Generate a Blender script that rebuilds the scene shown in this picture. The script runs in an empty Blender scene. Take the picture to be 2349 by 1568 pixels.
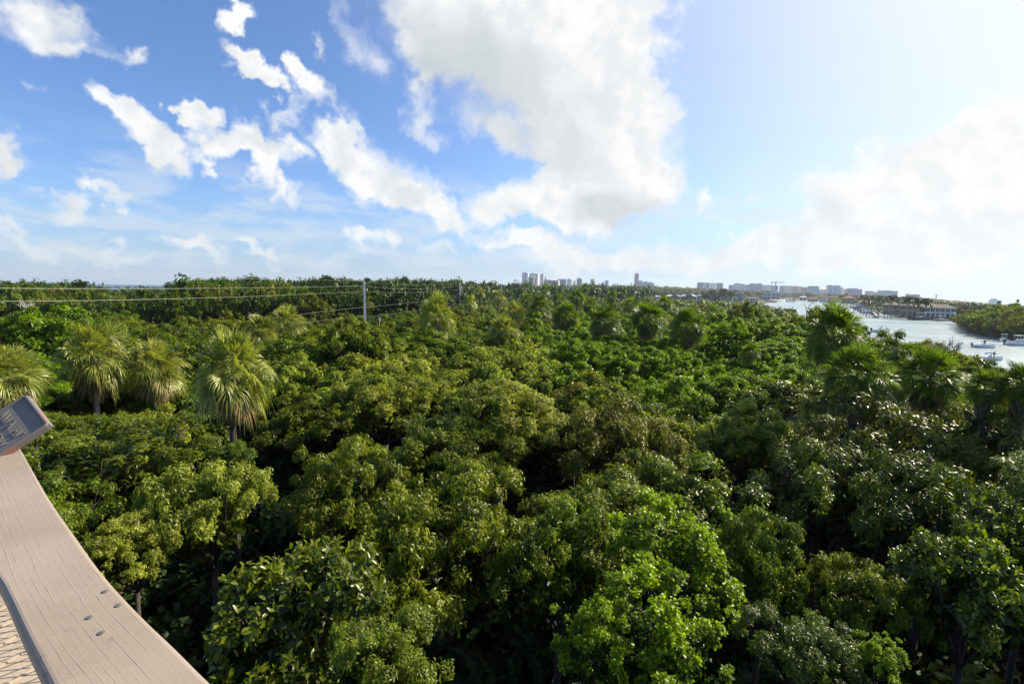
import bpy, math, random
import numpy as np
from mathutils import Vector, Matrix, Euler
# ------------------------------------------------------------------ camera
SC = bpy.context.scene
COL = SC.collection
LENS = 17.0
W, H = 1024, 683
FPX = LENS / 36.0 * W
CAMZ = 13.0
PITCH, ROLL = math.radians(6.25), math.radians(0.86)
cam_data = bpy.data.cameras.new("camera")
cam_data.lens = LENS
cam_data.sensor_width = 36
cam_data.clip_start = 0.05
cam_data.clip_end = 20000
cam = bpy.data.objects.new("camera", cam_data)
COL.objects.link(cam)
CAMM = Matrix.Rotation(math.pi / 2 - PITCH, 3, 'X') @ Matrix.Rotation(ROLL, 3, 'Z')
cam.rotation_euler = CAMM.to_euler()
cam.location = (0, 0, CAMZ)
SC.camera = cam
CAMP = Vector((0, 0, CAMZ))

def ray(px, py):
    return CAMM @ Vector(((px - W / 2) / FPX, -(py - H / 2) / FPX, -1.0))
def P(px, py, z):
    """world point seen at pixel px,py at depth z (metres along the view axis)"""
    return CAMP + ray(px, py) * z
def G(px, py, zp=0.0):
    """world point seen at pixel px,py on the level plane zp"""
    r = ray(px, py)
    return CAMP + r * ((zp - CAMZ) / r.z)
CI = np.array(CAMM.transposed())
def proj(p):
    q = CI @ (np.array(p, float) - np.array(CAMP))
    return (W / 2 + FPX * q[0] / -q[2], H / 2 - FPX * q[1] / -q[2], -q[2])
def hor(px):
    r0 = ray(px, 0); r1 = ray(px, 600)
    t = r0.z / (r0.z - r1.z)
    return 600 * t

# ------------------------------------------------------------------ sky, clouds, sun
SUN_AZ, SUN_EL = math.radians(64), math.radians(35)      # azimuth clockwise from +Y
SUND = Vector((math.sin(SUN_AZ) * math.cos(SUN_EL), math.cos(SUN_AZ) * math.cos(SUN_EL), math.sin(SUN_EL)))
world = bpy.data.worlds.new("World")
SC.world = world
world.use_nodes = True
world.cycles.sampling_method = 'NONE'
NT = world.node_tree
for n in list(NT.nodes): NT.nodes.remove(n)

class NB:
    """small helper for writing node trees"""
    def __init__(s, nt): s.nt = nt
    def new(s, t, **kw):
        n = s.nt.nodes.new(t)
        for k, v in kw.items(): setattr(n, k, v)
        return n
    def put(s, sock, v):
        if isinstance(v, bpy.types.NodeSocket): s.nt.links.new(v, sock)
        elif v is not None:
            try: sock.default_value = v
            except Exception: sock.default_value = tuple(v) + (1,)
    def m(s, op, a, b=None, c=None, clamp=False):
        n = s.new('ShaderNodeMath', operation=op); n.use_clamp = clamp
        s.put(n.inputs[0], a)
        if b is not None: s.put(n.inputs[1], b)
        if c is not None: s.put(n.inputs[2], c)
        return n.outputs[0]
    def vm(s, op, a, b=None, sc=None):
        n = s.new('ShaderNodeVectorMath', operation=op)
        s.put(n.inputs[0], a)
        if b is not None: s.put(n.inputs[1], b)
        if sc is not None: s.put(n.inputs['Scale'], sc)
        return n.outputs['Value'] if op in ('DOT_PRODUCT', 'LENGTH', 'DISTANCE') else n.outputs[0]
    def noise(s, v, scale, detail=2, rough=.5, col=False, dist=0):
        n = s.new('ShaderNodeTexNoise')
        if v is not None: s.put(n.inputs['Vector'], v)
        n.inputs['Scale'].default_value = scale; n.inputs['Detail'].default_value = detail
        n.inputs['Roughness'].default_value = rough; n.inputs['Distortion'].default_value = dist
        return n.outputs['Color' if col else 'Fac']
    def ss(s, x, a, b, lo=0.0, hi=1.0):
        n = s.new('ShaderNodeMapRange', interpolation_type='SMOOTHSTEP')
        s.put(n.inputs[0], x); s.put(n.inputs[1], a); s.put(n.inputs[2], b); s.put(n.inputs[3], lo); s.put(n.inputs[4], hi)
        return n.outputs[0]
    def mix(s, f, a, b, typ='MIX'):
        n = s.new('ShaderNodeMix', data_type='RGBA', blend_type=typ)
        s.put(n.inputs[0], f); s.put(n.inputs[6], a); s.put(n.inputs[7], b)
        return n.outputs[2]

def blob_sum(nb, vec, blobs):
    """sum of soft ellipsoidal puffs laid out over the sky by direction; blob = (x, y, rx, ry, angle, weight)"""
    tot = None
    K = 1024 / 2349
    for (x, y, rx, ry, an, w) in blobs:
        x *= K; y *= K; rx *= K * 1.35; ry *= K * 1.35
        a = math.radians(an); ca, sa = math.cos(a), math.sin(a)
        d0 = ray(x, y).normalized()
        t1 = ray(x + ca * rx, y + sa * rx).normalized() - d0
        t2 = ray(x - sa * ry, y + ca * ry).normalized() - d0
        e1 = (t1 - d0 * t1.dot(d0)); s1 = e1.length; e1.normalize()
        e2 = (t2 - d0 * t2.dot(d0)); e2 = e2 - e1 * e2.dot(e1); s2 = e2.length; e2.normalize()
        e3 = e1.cross(e2)
        R = Matrix((e1, e2, e3)).transposed()
        mp = nb.new('ShaderNodeMapping', vector_type='TEXTURE')
        nb.put(mp.inputs[0], vec)
        mp.inputs['Location'].default_value = d0
        mp.inputs['Rotation'].default_value = R.to_euler()
        mp.inputs['Scale'].default_value = (s1, s2, max(s1, s2) * 1.5)
        g = nb.new('ShaderNodeTexGradient', gradient_type='SPHERICAL')
        nb.nt.links.new(mp.outputs[0], g.inputs[0])
        tot = nb.m('MULTIPLY_ADD', g.outputs['Fac'], w, tot if tot is not None else 0.0)
    return tot

CLOUDS = [
 # the big cloud in the middle
 (1180,30,320,130,0,1.3),(1280,190,250,160,25,1.5),(1390,330,150,125,30,1.3),(1390,430,140,80,10,1.2),(1430,90,110,120,0,1.3),
 (1330,470,125,55,0,1),(1480,225,50,50,0,.9),(1520,20,55,45,0,.9),(1500,440,60,24,20,.7),(950,50,140,55,42,.8),(1130,300,100,40,25,.8),
 # its left neighbour
 (890,410,125,60,28,1.25),(970,480,95,42,15,1.0),(800,365,75,40,30,.9),(1035,495,50,34,30,.8),(1150,465,75,55,10,1.0),
 # ragged tufts between
 (935,150,40,55,-8,1.0),(965,260,45,60,8,1.0),(1005,320,42,30,0,.85),(700,215,60,34,45,1.0),(780,285,55,26,50,.9),(735,315,60,26,20,.8),
 (655,345,60,34,30,1.0),(590,380,70,40,48,1.2),(520,325,42,34,30,1.0),(655,432,30,20,0,1.0),(640,275,60,20,-20,.7),
 (432,262,38,28,50,1.15),(465,340,34,44,-35,1.1),(825,130,60,36,60,.85),(590,210,80,20,25,.8),(550,150,50,26,45,.75),(574,72,44,34,0,.9),(745,110,14,34,10,.5),
 # diagonal cloud at the left and the rest of the left side
 (250,248,60,28,35,1.2),(325,300,80,40,42,1.4),(385,368,46,46,60,1.2),(100,30,130,80,10,1.05),(165,95,60,34,0,.8),(305,108,55,26,0,.8),
 (8,350,46,75,-20,1.4),(42,415,36,32,0,1.1),(74,217,24,20,0,.7),(155,238,20,14,0,.5),(240,468,55,24,30,.95),(185,502,60,18,12,.8),(300,468,28,22,0,.7),
 # low puffs
 (70,560,120,22,4,.62),(260,585,140,20,4,.5),(460,560,70,22,8,.8),(590,548,50,15,15,1.0),(845,552,36,28,0,1.1),(610,580,30,10,0,.7),(750,590,50,14,0,.6),
 (1000,580,90,20,5,.65),(1140,550,90,20,5,.75),(1290,570,110,26,5,.7),(1612,452,38,24,0,1.1),(1740,420,28,34,-40,.8),(1690,478,46,12,0,.7),(1535,300,26,14,0,.5),
 # bright bank at the right
 (1900,450,95,70,-30,1.4),(2045,390,105,95,-30,1.4),(2190,350,130,80,-10,1.4),(2345,290,90,110,-20,1.4),(2300,470,260,110,0,1.5),(1800,520,120,32,-5,1.0),
 (2080,570,330,80,0,1.4),(1600,575,260,36,0,.95),(1780,600,260,40,0,1.0),(1350,600,220,24,0,.7),(1760,560,120,40,0,1.0),(2250,330,120,90,-20,1.2),(2040,285,30,24,0,.8),(1985,330,20,18,0,.7)]
SHADES = [(1400,500,110,40,0,1.5),(1180,230,220,120,30,.95),(1050,120,180,90,30,.8),(880,500,90,22,10,.5),(1890,450,60,60,0,.6),(1130,480,60,50,0,.35),
 (2270,505,90,16,0,.35),(380,400,40,16,0,.35),(1160,330,90,50,20,.4),(1330,380,90,60,20,.3),(160,110,80,22,0,.3),(940,430,100,40,25,.25)]

grp = bpy.data.node_groups.new("cloud_density", 'ShaderNodeTree')
grp.interface.new_socket("Vector", in_out='INPUT', socket_type='NodeSocketVector')
grp.interface.new_socket("Density", in_out='OUTPUT', socket_type='NodeSocketFloat')
gb = NB(grp)
gi = gb.new('NodeGroupInput'); go = gb.new('NodeGroupOutput')
v = gi.outputs[0]
w1 = gb.vm('SCALE', gb.vm('SUBTRACT', gb.noise(v, 5.0, 2, .5, True), (.5, .5, .5)), sc=.15)
w2 = gb.vm('SCALE', gb.vm('SUBTRACT', gb.noise(v, 22.0, 3, .6, True), (.5, .5, .5)), sc=.085)
vw = gb.vm('ADD', v, gb.vm('ADD', w1, w2))
dsum = blob_sum(gb, vw, CLOUDS)
dsum = gb.m('MINIMUM', dsum, 1.6)
fb = gb.noise(vw, 9.0, 7, .62)
dens = gb.m('ADD', dsum, gb.m('MULTIPLY', gb.m('SUBTRACT', fb, .5), gb.m('MULTIPLY_ADD', gb.m('MINIMUM', dsum, .30), 3.4, 0.06)))
gb.put(go.inputs[0], dens)

nb = NB(NT)
tc = nb.new('ShaderNodeTexCoord')
D = nb.vm('NORMALIZE', tc.outputs['Generated'])
sep = nb.new('ShaderNodeSeparateXYZ'); nb.put(sep.inputs[0], D)
comb = nb.new('ShaderNodeCombineXYZ')
nb.put(comb.inputs[0], sep.outputs[0]); nb.put(comb.inputs[1], sep.outputs[1]); nb.put(comb.inputs[2], nb.m('MAXIMUM', sep.outputs[2], .012))
sky = nb.new('ShaderNodeTexSky', sky_type='NISHITA')
sky.sun_disc = False
sky.sun_elevation = SUN_EL
sky.sun_rotation = SUN_AZ
sky.altitude = 0; sky.air_density = 1.0; sky.dust_density = 0.6; sky.ozone_density = 2.0
nb.put(sky.inputs[0], comb.outputs[0])
def gnode(vec):
    g = nb.new('ShaderNodeGroup'); g.node_tree = grp; nb.put(g.inputs[0], vec); return g.outputs[0]
d0 = gnode(D)
# the same clouds looked at a little nearer the sun: thinner there = lit rim
sunoff = nb.vm('SCALE', nb.vm('SUBTRACT', tuple(SUND), D), sc=.03)
relief = nb.m('SUBTRACT', nb.noise(D, 11.0, 4, .55), nb.noise(nb.vm('ADD', D, sunoff), 11.0, 4, .55))
alpha = nb.ss(d0, .05, nb.m('MULTIPLY_ADD', nb.ss(nb.noise(D, 4.0, 2), .32, .62), .70, .42))
lit = nb.ss(nb.m('MULTIPLY_ADD', nb.m('SUBTRACT', 1.0, nb.m('MINIMUM', d0, 1.0)), .12, relief), -.12, .14)
sw = nb.vm('ADD', D, nb.vm('SCALE', nb.vm('SUBTRACT', nb.noise(D, 6.0, 3, .5, True), (.5, .5, .5)), sc=.14))
shade = nb.m('MINIMUM', blob_sum(nb, sw, SHADES), 1.0)
el = sep.outputs[2]
sdot = nb.vm('DOT_PRODUCT', D, tuple(SUND))
glow = nb.m('POWER', nb.m('MAXIMUM', nb.m('MULTIPLY_ADD', sdot, .5, .5), 0.0), 9.5)
skyc = nb.mix(1.0, sky.outputs[0], (1.08, 1.38, 1.86, 1), 'MULTIPLY')
skyc = nb.mix(nb.ss(el, .0, .20, .66, .0), skyc, (4.0, 5.7, 8.0, 1))           # pale air low over the horizon
skyc = nb.mix(nb.m('MULTIPLY', glow, 1.3, clamp=True), skyc, (9.6, 9.9, 10.2, 1))
glow2 = nb.m('POWER', nb.m('MAXIMUM', nb.m('MULTIPLY_ADD', sdot, .5, .5), 0.0), 6.0)
cl_dark = nb.mix(glow2, (4.8, 5.4, 5.8, 1), (8.5, 8.8, 9.0, 1))
cl_lit = (10.0, 10.1, 10.1, 1)
cc = nb.mix(lit, nb.mix(.60, cl_dark, cl_lit), cl_lit)
cc = nb.mix(nb.m('MULTIPLY', shade, .72), cc, cl_dark)
lowpale = nb.m('MULTIPLY', nb.ss(el, .0, .16, .40, .0), nb.m('SUBTRACT', 1.0, nb.m('MULTIPLY', glow, 1.5, clamp=True)))
cc = nb.mix(lowpale, cc, (6.6, 7.6, 8.5, 1))
# thin low layer of far cloud
lv = nb.new('ShaderNodeMapping'); nb.put(lv.inputs[0], D); lv.inputs['Scale'].default_value = (5, 5, 17)
lowc = nb.m('MULTIPLY', nb.ss(nb.noise(lv.outputs[0], 1.6, 6, .6), .42, .62), nb.m('MULTIPLY', nb.ss(el, .0, .05), nb.ss(el, .13, .26, 1, 0)))
base = nb.mix(nb.m('MULTIPLY', lowc, .5), skyc, (7.6, 8.2, 8.8, 1))
final = nb.mix(alpha, base, cc)
bg = nb.new('ShaderNodeBackground'); nb.put(bg.inputs[0], final); bg.inputs[1].default_value = 0.0536
wo = nb.new('ShaderNodeOutputWorld'); NT.links.new(bg.outputs[0], wo.inputs[0])

sun_data = bpy.data.lights.new("sun", 'SUN')
sun_data.energy = 5.0
sun_data.angle = math.radians(.55)
sun_data.color = (1.0, .90, .70)
sun = bpy.data.objects.new("sun", sun_data)
COL.objects.link(sun)
sun.rotation_euler = SUND.to_track_quat('Z', 'Y').to_euler()
SC.view_settings.view_transform = 'Standard'
SC.view_settings.look = 'None'
SC.view_settings.exposure = 0.9
SC.view_settings.gamma = 1
cy = SC.cycles
cy.max_bounces = 4; cy.diffuse_bounces = 1; cy.glossy_bounces = 2; cy.transmission_bounces = 3; cy.transparent_max_bounces = 4; cy.volume_bounces = 0
cy.use_adaptive_sampling = True; cy.adaptive_threshold = .02
cy.caustics_reflective = False; cy.caustics_refractive = False
cy.use_denoising = True
# ------------------------------------------------------------------ materials
def mat_new(name):
    m = bpy.data.materials.new(name); m.use_nodes = True
    nt = m.node_tree
    for n in list(nt.nodes): nt.nodes.remove(n)
    b = NB(nt)
    out = b.new('ShaderNodeOutputMaterial')
    p = b.new('ShaderNodeBsdfPrincipled')
    nt.links.new(p.outputs[0], out.inputs[0])
    return m, b, p, out
def simple(name, col, rough=.6, metal=0.0, var=.12, scale=6.0, spec=.5, bump=0.0, bscale=40):
    """a plain surface with slight uneven colour of its own"""
    m, b, p, out = mat_new(name)
    tc = b.new('ShaderNodeTexCoord')
    n = b.noise(tc.outputs['Object'], scale, 5, .6)
    c = b.mix(b.ss(n, .3, .7), tuple(x * (1 - var) for x in col) + (1,), tuple(min(1, x * (1 + var)) for x in col) + (1,))
    b.put(p.inputs['Base Color'], c)
    p.inputs['Roughness'].default_value = rough; p.inputs['Metallic'].default_value = metal
    p.inputs['Specular IOR Level'].default_value = spec
    if bump:
        bp = b.new('ShaderNodeBump'); bp.inputs['Strength'].default_value = bump; bp.inputs['Distance'].default_value = .01
        b.put(bp.inputs['Height'], b.noise(tc.outputs['Object'], bscale, 4, .6)); b.put(p.inputs['Normal'], bp.outputs[0])
    return m
def leaf_mat(name, dark, light, rough=.42, spec=.5, trans=.35, tcol=None, hue=.03, val=.25, brown=0.0):
    m, b, p, out = mat_new(name)
    at = b.new('ShaderNodeAttribute'); at.attribute_name = 'tint'
    oi = b.new('ShaderNodeObjectInfo')
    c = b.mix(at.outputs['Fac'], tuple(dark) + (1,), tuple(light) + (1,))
    hs = b.new('ShaderNodeHueSaturation')
    b.put(hs.inputs['Hue'], b.m('MULTIPLY_ADD', oi.outputs['Random'], hue, .5 - hue / 2))
    b.put(hs.inputs['Value'], b.m('MULTIPLY_ADD', b.m('FRACT', b.m('MULTIPLY', oi.outputs['Random'], 17.3)), val, 1 - val / 2))
    b.put(hs.inputs['Color'], c)
    c = hs.outputs[0]
    b.put(p.inputs['Base Color'], c)
    p.inputs['Roughness'].default_value = rough
    p.inputs['Specular IOR Level'].default_value = spec
    tr = b.new('ShaderNodeBsdfTranslucent')
    b.put(tr.inputs[0], b.mix(1.0, c, tuple(tcol or (1.5, 1.6, .6)) + (1,), 'MULTIPLY'))
    mx = b.new('ShaderNodeMixShader'); mx.inputs[0].default_value = trans
    b.nt.links.new(p.outputs[0], mx.inputs[1]); b.nt.links.new(tr.outputs[0], mx.inputs[2])
    b.nt.links.new(mx.outputs[0], out.inputs[0])
    return m

# ------------------------------------------------------------------ mesh helpers
class MB:
    """collects shapes that become ONE mesh"""
    def __init__(s): s.v = []; s.f = []; s.mi = []
    def add(s, vs, fs, mi=0):
        o = len(s.v); s.v += [tuple(v) for v in vs]; s.f += [tuple(i + o for i in f) for f in fs]; s.mi += [mi] * len(fs)
    def box(s, x0, y0, z0, x1, y1, z1, M=None, mi=0):
        vs = [Vector(p) for p in ((x0,y0,z0),(x1,y0,z0),(x1,y1,z0),(x0,y1,z0),(x0,y0,z1),(x1,y0,z1),(x1,y1,z1),(x0,y1,z1))]
        if M is not None: vs = [M @ v for v in vs]
        s.add(vs, [(0,3,2,1),(4,5,6,7),(0,1,5,4),(1,2,6,5),(2,3,7,6),(3,0,4,7)], mi)
        return s
    def tube(s, pts, rads, n=8, mi=0, cap=True):
        pts = [Vector(p) for p in pts]
        if not hasattr(rads, '__len__'): rads = [rads] * len(pts)
        vs = []; prev = None
        for i, p in enumerate(pts):
            d = (pts[min(i + 1, len(pts) - 1)] - pts[max(i - 1, 0)])
            if d.length < 1e-9: d = Vector((0, 0, 1))
            d.normalize()
            a = prev - d * prev.dot(d) if prev is not None else d.orthogonal()
            if a.length < 1e-6: a = d.orthogonal()
            a.normalize(); prev = a; b = d.cross(a)
            for k in range(n):
                t = 2 * math.pi * k / n
                vs.append(p + (a * math.cos(t) + b * math.sin(t)) * rads[i])
        fs = [(i * n + k, i * n + (k + 1) % n, (i + 1) * n + (k + 1) % n, (i + 1) * n + k) for i in range(len(pts) - 1) for k in range(n)]
        if cap: fs += [tuple(range(n - 1, -1, -1)), tuple((len(pts) - 1) * n + k for k in range(n))]
        s.add(vs, fs, mi); return s
    def prism(s, poly, z0, z1, M=None, mi=0):
        n = len(poly)
        vs = [Vector((p[0], p[1], z0)) for p in poly] + [Vector((p[0], p[1], z1)) for p in poly]
        if M is not None: vs = [M @ v for v in vs]
        s.add(vs, [tuple(range(n - 1, -1, -1)), tuple(range(n, 2 * n))] + [(i, (i + 1) % n, n + (i + 1) % n, n + i) for i in range(n)], mi)
        return s
    def mesh(s, name, mats, smooth=False):
        me = bpy.data.meshes.new(name); me.from_pydata(s.v, [], s.f)
        for m in (mats if isinstance(mats, (list, tuple)) else [mats]): me.materials.append(m)
        me.polygons.foreach_set('material_index', s.mi)
        if smooth: me.polygons.foreach_set('use_smooth', [True] * len(s.f))
        me.update(); return me
    def build(s, name, mats, parent=None, smooth=False):
        return link(name, s.mesh(name, mats, smooth), parent)
def link(name, data, parent=None, loc=None, rz=None, sc=None):
    o = bpy.data.objects.new(name, data); COL.objects.link(o)
    if parent is not None: o.parent = parent
    if loc is not None: o.location = loc
    if rz is not None: o.rotation_euler = (0, 0, rz)
    if sc is not None: o.scale = sc
    return o
def tag(o, label=None, cat=None, group=None, kind=None):
    if label: o['label'] = label
    if cat: o['category'] = cat
    if group: o['group'] = group
    if kind: o['kind'] = kind
    return o
def thing(name, label, cat, loc=(0, 0, 0), rz=0, group=None):
    o = link(name, None, None, loc, rz); o.empty_display_size = .1
    return tag(o, label, cat, group)

# ------------------------------------------------------------------ foliage geometry (numpy)
def unit(a): return a / np.maximum(np.linalg.norm(a, axis=-1, keepdims=True), 1e-9)
def sphere_dirs(n, rng, zmin=-1.0):
    z = 1 - (np.arange(n) + rng.random(n)) / n * (1 - zmin)
    ph = np.arange(n) * 2.399963 + rng.random(n) * .9
    r = np.sqrt(np.maximum(0, 1 - z * z))
    return np.stack([r * np.cos(ph), r * np.sin(ph), z], 1)
def leaf_geo(o, d, up, L, Wd, shape='long', fold=.25, bend=.25):
    """o origins, d unit directions, up unit normals, L/Wd arrays -> (verts, tris, quads?)"""
    n = len(o); d = unit(d); s = unit(np.cross(d, up)); u = np.cross(s, d)
    L = np.broadcast_to(L, (n,))[:, None]; Wd = np.broadcast_to(Wd, (n,))[:, None]
    if shape == 'tri2':      # two triangles folded along the midrib
        v = np.stack([o, o + d * L * .5 + s * Wd * .5 + u * Wd * fold, o + d * L - u * L * bend, o + d * L * .5 - s * Wd * .5 + u * Wd * fold], 1)
        f = np.array([[0, 1, 2], [0, 2, 3]])
    elif shape == 'quad':
        v = np.stack([o + s * Wd * .35, o + d * L * .9 + s * Wd * .5 - u * L * bend, o + d * L * 1.0 - s * Wd * .3 - u * L * bend, o - s * Wd * .5], 1)
        f = np.array([[0, 1, 2], [0, 2, 3]])
    elif shape == 'round':
        v = np.stack([o, o + d * L * .35 + s * Wd * .46 + u * Wd * fold * .6, o + d * L * .75 + s * Wd * .44 + u * Wd * fold * .5 - u * L * bend * .5,
                      o + d * L - u * L * bend, o + d * L * .75 - s * Wd * .44 + u * Wd * fold * .5 - u * L * bend * .5, o + d * L * .35 - s * Wd * .46 + u * Wd * fold * .6,
                      o + d * L * .55 - u * L * bend * .3], 1)
        f = np.array([[0, 1, 6], [1, 2, 6], [2, 3, 6], [3, 4, 6], [4, 5, 6], [5, 0, 6]])
    else:                    # long leaf, four triangles
        v = np.stack([o, o + d * L * .45 + s * Wd * .5 + u * Wd * fold, o + d * L - u * L * bend, o + d * L * .45 - s * Wd * .5 + u * Wd * fold,
                      o + d * L * .55 + u * L * .03], 1)
        f = np.array([[0, 1, 4], [1, 2, 4], [2, 3, 4], [3, 0, 4]])
    k = v.shape[1]
    F = (f[None] + (np.arange(n) * k)[:, None, None]).reshape(-1, 3)
    return v.reshape(-1, 3), F, k
def tri_mesh(name, V, F, tint=None, mats=(), mi=None):
    me = bpy.data.meshes.new(name)
    nF = len(F)
    me.vertices.add(len(V)); me.vertices.foreach_set('co', np.asarray(V, np.float32).ravel())
    me.loops.add(nF * 3); me.loops.foreach_set('vertex_index', np.asarray(F, np.int32).ravel())
    me.polygons.add(nF); me.polygons.foreach_set('loop_start', np.arange(0, nF * 3, 3, dtype=np.int32))
    try: me.polygons.foreach_set('loop_total', np.full(nF, 3, np.int32))
    except Exception: pass
    if tint is not None:
        a = me.attributes.new('tint', 'FLOAT', 'POINT'); a.data.foreach_set('value', np.asarray(tint, np.float32))
    for m in mats: me.materials.append(m)
    if mi is not None: me.polygons.foreach_set('material_index', np.asarray(mi, np.int32))
    me.update(calc_edges=True); return me

def crown_arrays(seed, rx=1.0, rz=.8, nclump=34, cr=.30, whorls=60, leaves=8, L=.12, Wd=.045, shape='long', droop=.35, zmin=-.35,
                 spread=(.9, 1.5), bend=.25, fold=.25, upb=.35, inner=True, sprig=1.5, tuft=.60):
    """crown of radius rx: bumpy clumps of leaf whorls over a dome"""
    rng = np.random.default_rng(seed)
    # lobes first, clumps on the lobes
    nl = int(rng.integers(8, 13))
    ld = sphere_dirs(nl, rng, -.1); ld[0] = (rng.normal(0, .2), rng.normal(0, .2), 1)
    lc = ld * np.array([rx, rx, rz]) * rng.uniform(.40, .82, (nl, 1)); lr = rx * rng.uniform(.26, .52, nl)
    cc = []
    for i in range(nl):
        q = sphere_dirs(max(3, int(nclump * 2.6 * lr[i] ** 2 / rx ** 2 / .22 / nl)), rng, zmin)
        p_ = lc[i] + q * lr[i] * np.array([1, 1, .85]) * rng.uniform(.8, 1.08, (len(q), 1))
        keep = np.ones(len(q), bool)
        for j in range(nl):
            if j != i: keep &= np.linalg.norm((p_ - lc[j]) / np.array([1, 1, .85]), axis=1) > lr[j] * .88
        cc.append(p_[keep])
    cc = np.concatenate(cc); nclump = len(cc)
    cd = unit(cc / np.array([rx, rx, rz]) + np.array([0, 0, .15]))
    cr = cr * tuft
    crr = cr * rng.uniform(.5, 1.4, nclump)
    cc = cc + unit(cc) * rng.normal(0, .10 * rx, (nclump, 1)); cc[:, 2] += rng.exponential(.05 * rx, nclump)
    O = []; N = []; S = []
    for i in range(nclump):
        k = max(4, int(.42 * whorls * (crr[i] / cr) ** 2))
        dd = sphere_dirs(k, rng, -.25)
        # turn the clump's pole outward
        pole = unit(cd[i] * np.array([1, 1, .8]) + np.array([0, 0, upb]))
        a = unit(np.cross(pole, [.3, .2, .9])); b = np.cross(pole, a)
        dd = dd[:, :1] * a + dd[:, 1:2] * b + dd[:, 2:3] * pole
        r = crr[i] * rng.uniform(.7, 1.3, (k, 1))
        O.append(cc[i] + dd * r * np.array([1, 1, .85])); N.append(unit(dd + np.array([0, 0, .25]))); S.append(np.full(k, rng.uniform(0, 1)))
    O = np.concatenate(O); N = np.concatenate(N); S = np.concatenate(S)
    nw = len(O)
    a = unit(np.cross(N, rng.normal(size=(nw, 3)))); b = np.cross(N, a)
    phi = (np.arange(leaves)[None] * (2.399963)) + rng.random((nw, 1)) * 6.28 + rng.normal(0, .2, (nw, leaves))
    th = rng.uniform(spread[0], spread[1], (nw, leaves))
    d = (a[:, None] * np.cos(phi)[..., None] + b[:, None] * np.sin(phi)[..., None]) * np.sin(th)[..., None] + N[:, None] * np.cos(th)[..., None]
    d = d + np.array([0, 0, -droop]) * rng.uniform(.5, 1.3, (nw, leaves, 1))
    offs = rng.uniform(0, 1, (nw, leaves))
    o = O[:, None] + N[:, None] * ((offs[..., None] * (sprig + .25) - sprig) * L) + rng.normal(0, .12 * L, (nw, leaves, 3))
    ll = L * rng.uniform(.7, 1.25, (nw, leaves))
    up = np.repeat(N[:, None] * .6 + np.array([0, 0, .8]), leaves, 1) + rng.normal(0, .45, (nw, leaves, 3))
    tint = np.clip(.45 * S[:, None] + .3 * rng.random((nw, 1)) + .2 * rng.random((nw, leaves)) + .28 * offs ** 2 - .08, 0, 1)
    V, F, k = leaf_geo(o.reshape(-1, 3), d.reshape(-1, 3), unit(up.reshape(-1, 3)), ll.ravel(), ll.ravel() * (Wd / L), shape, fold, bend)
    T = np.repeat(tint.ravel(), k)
    if inner:     # leaves deeper in, so the crown is not hollow; their near-black tint paints inner shade
        n2 = max(30, int(nw * .5))
        q = sphere_dirs(n2, rng, -.6) * np.array([rx, rx, rz]) * rng.uniform(.35, .72, (n2, 1))
        dd = unit(rng.normal(size=(n2, 3)))
        V2, F2, k2 = leaf_geo(q, dd, unit(rng.normal(size=(n2, 3))), L * 2.2, L * 1.3, 'tri2', .2, .2)
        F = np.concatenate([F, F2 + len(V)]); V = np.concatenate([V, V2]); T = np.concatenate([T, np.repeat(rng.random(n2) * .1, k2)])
    return V, F, T, cc

def limb_tree_mesh(name, mat, seed, cc, h, r0=.12, nl=12, n=6):
    """tapered trunk from the ground (z=-h) with limbs to the crown's clumps"""
    rng = np.random.default_rng(seed + 500)
    mb = MB()
    fork = Vector((rng.normal(0, .1), rng.normal(0, .1), -1.7))
    p0 = Vector((rng.normal(0, .3), rng.normal(0, .3), -h))
    mid = (p0 + fork) / 2 + Vector((rng.normal(0, .12), rng.normal(0, .12), 0))
    mb.tube([p0, mid, fork], [r0 * 1.3, r0, r0 * .8], n)
    idx = rng.choice(len(cc), min(nl, len(cc)), replace=False)
    for i in idx:
        e = Vector(cc[i]); m1 = fork.lerp(e, .45) + Vector(rng.normal(0, .12, 3)); m1.z -= .08
        mb.tube([fork, m1, e], [r0 * .5, r0 * .3, r0 * .10], 5)
        for k in range(2):
            e2 = e + Vector(rng.normal(0, .25, 3)) + Vector((0, 0, .12))
            mb.tube([m1.lerp(e, .6), e2], [r0 * .16, r0 * .05], 4)
    return mb.mesh(name, mat, True)
# ------------------------------------------------------------------ ground and water
LAND = [(-320, -60), (60, -60), (43, 30), (43, 40), (48, 58), (66, 110)]
LAND += [tuple(G(*q)[:2]) for q in ((771, 313.5), (757, 304.4), (778, 300.9), (803, 300.2), (806, 299.6))]
LAND += [(1000, 1700), (1300, 2600), (-320, 2600)]
FARBANK = [tuple(G(*q)[:2]) for q in ((786, 298.6), (815, 300.4), (850, 303.2), (864, 306.4), (882, 313.0), (910, 316.5), (955, 319.5))]
FARBANK += [(290, 262), (420, 250), (640, 600), (1152, 1300), (1330, 2500), (1010, 2000)]
ISLAND = [tuple(G(*q)[:2]) for q in ((958, 321.5), (957, 324), (962, 329), (975, 334), (1000, 339.0), (1024, 342), (1080, 348))]
ISLAND += [(250, 120), (260, 215), (215, 222)]
def inside(poly, x, y):
    c = False; n = len(poly); j = n - 1
    for i in range(n):
        xi, yi = poly[i][:2]; xj, yj = poly[j][:2]
        if (yi > y) != (yj > y) and x < (xj - xi) * (y - yi) / (yj - yi) + xi: c = not c
        j = i
    return c
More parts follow.
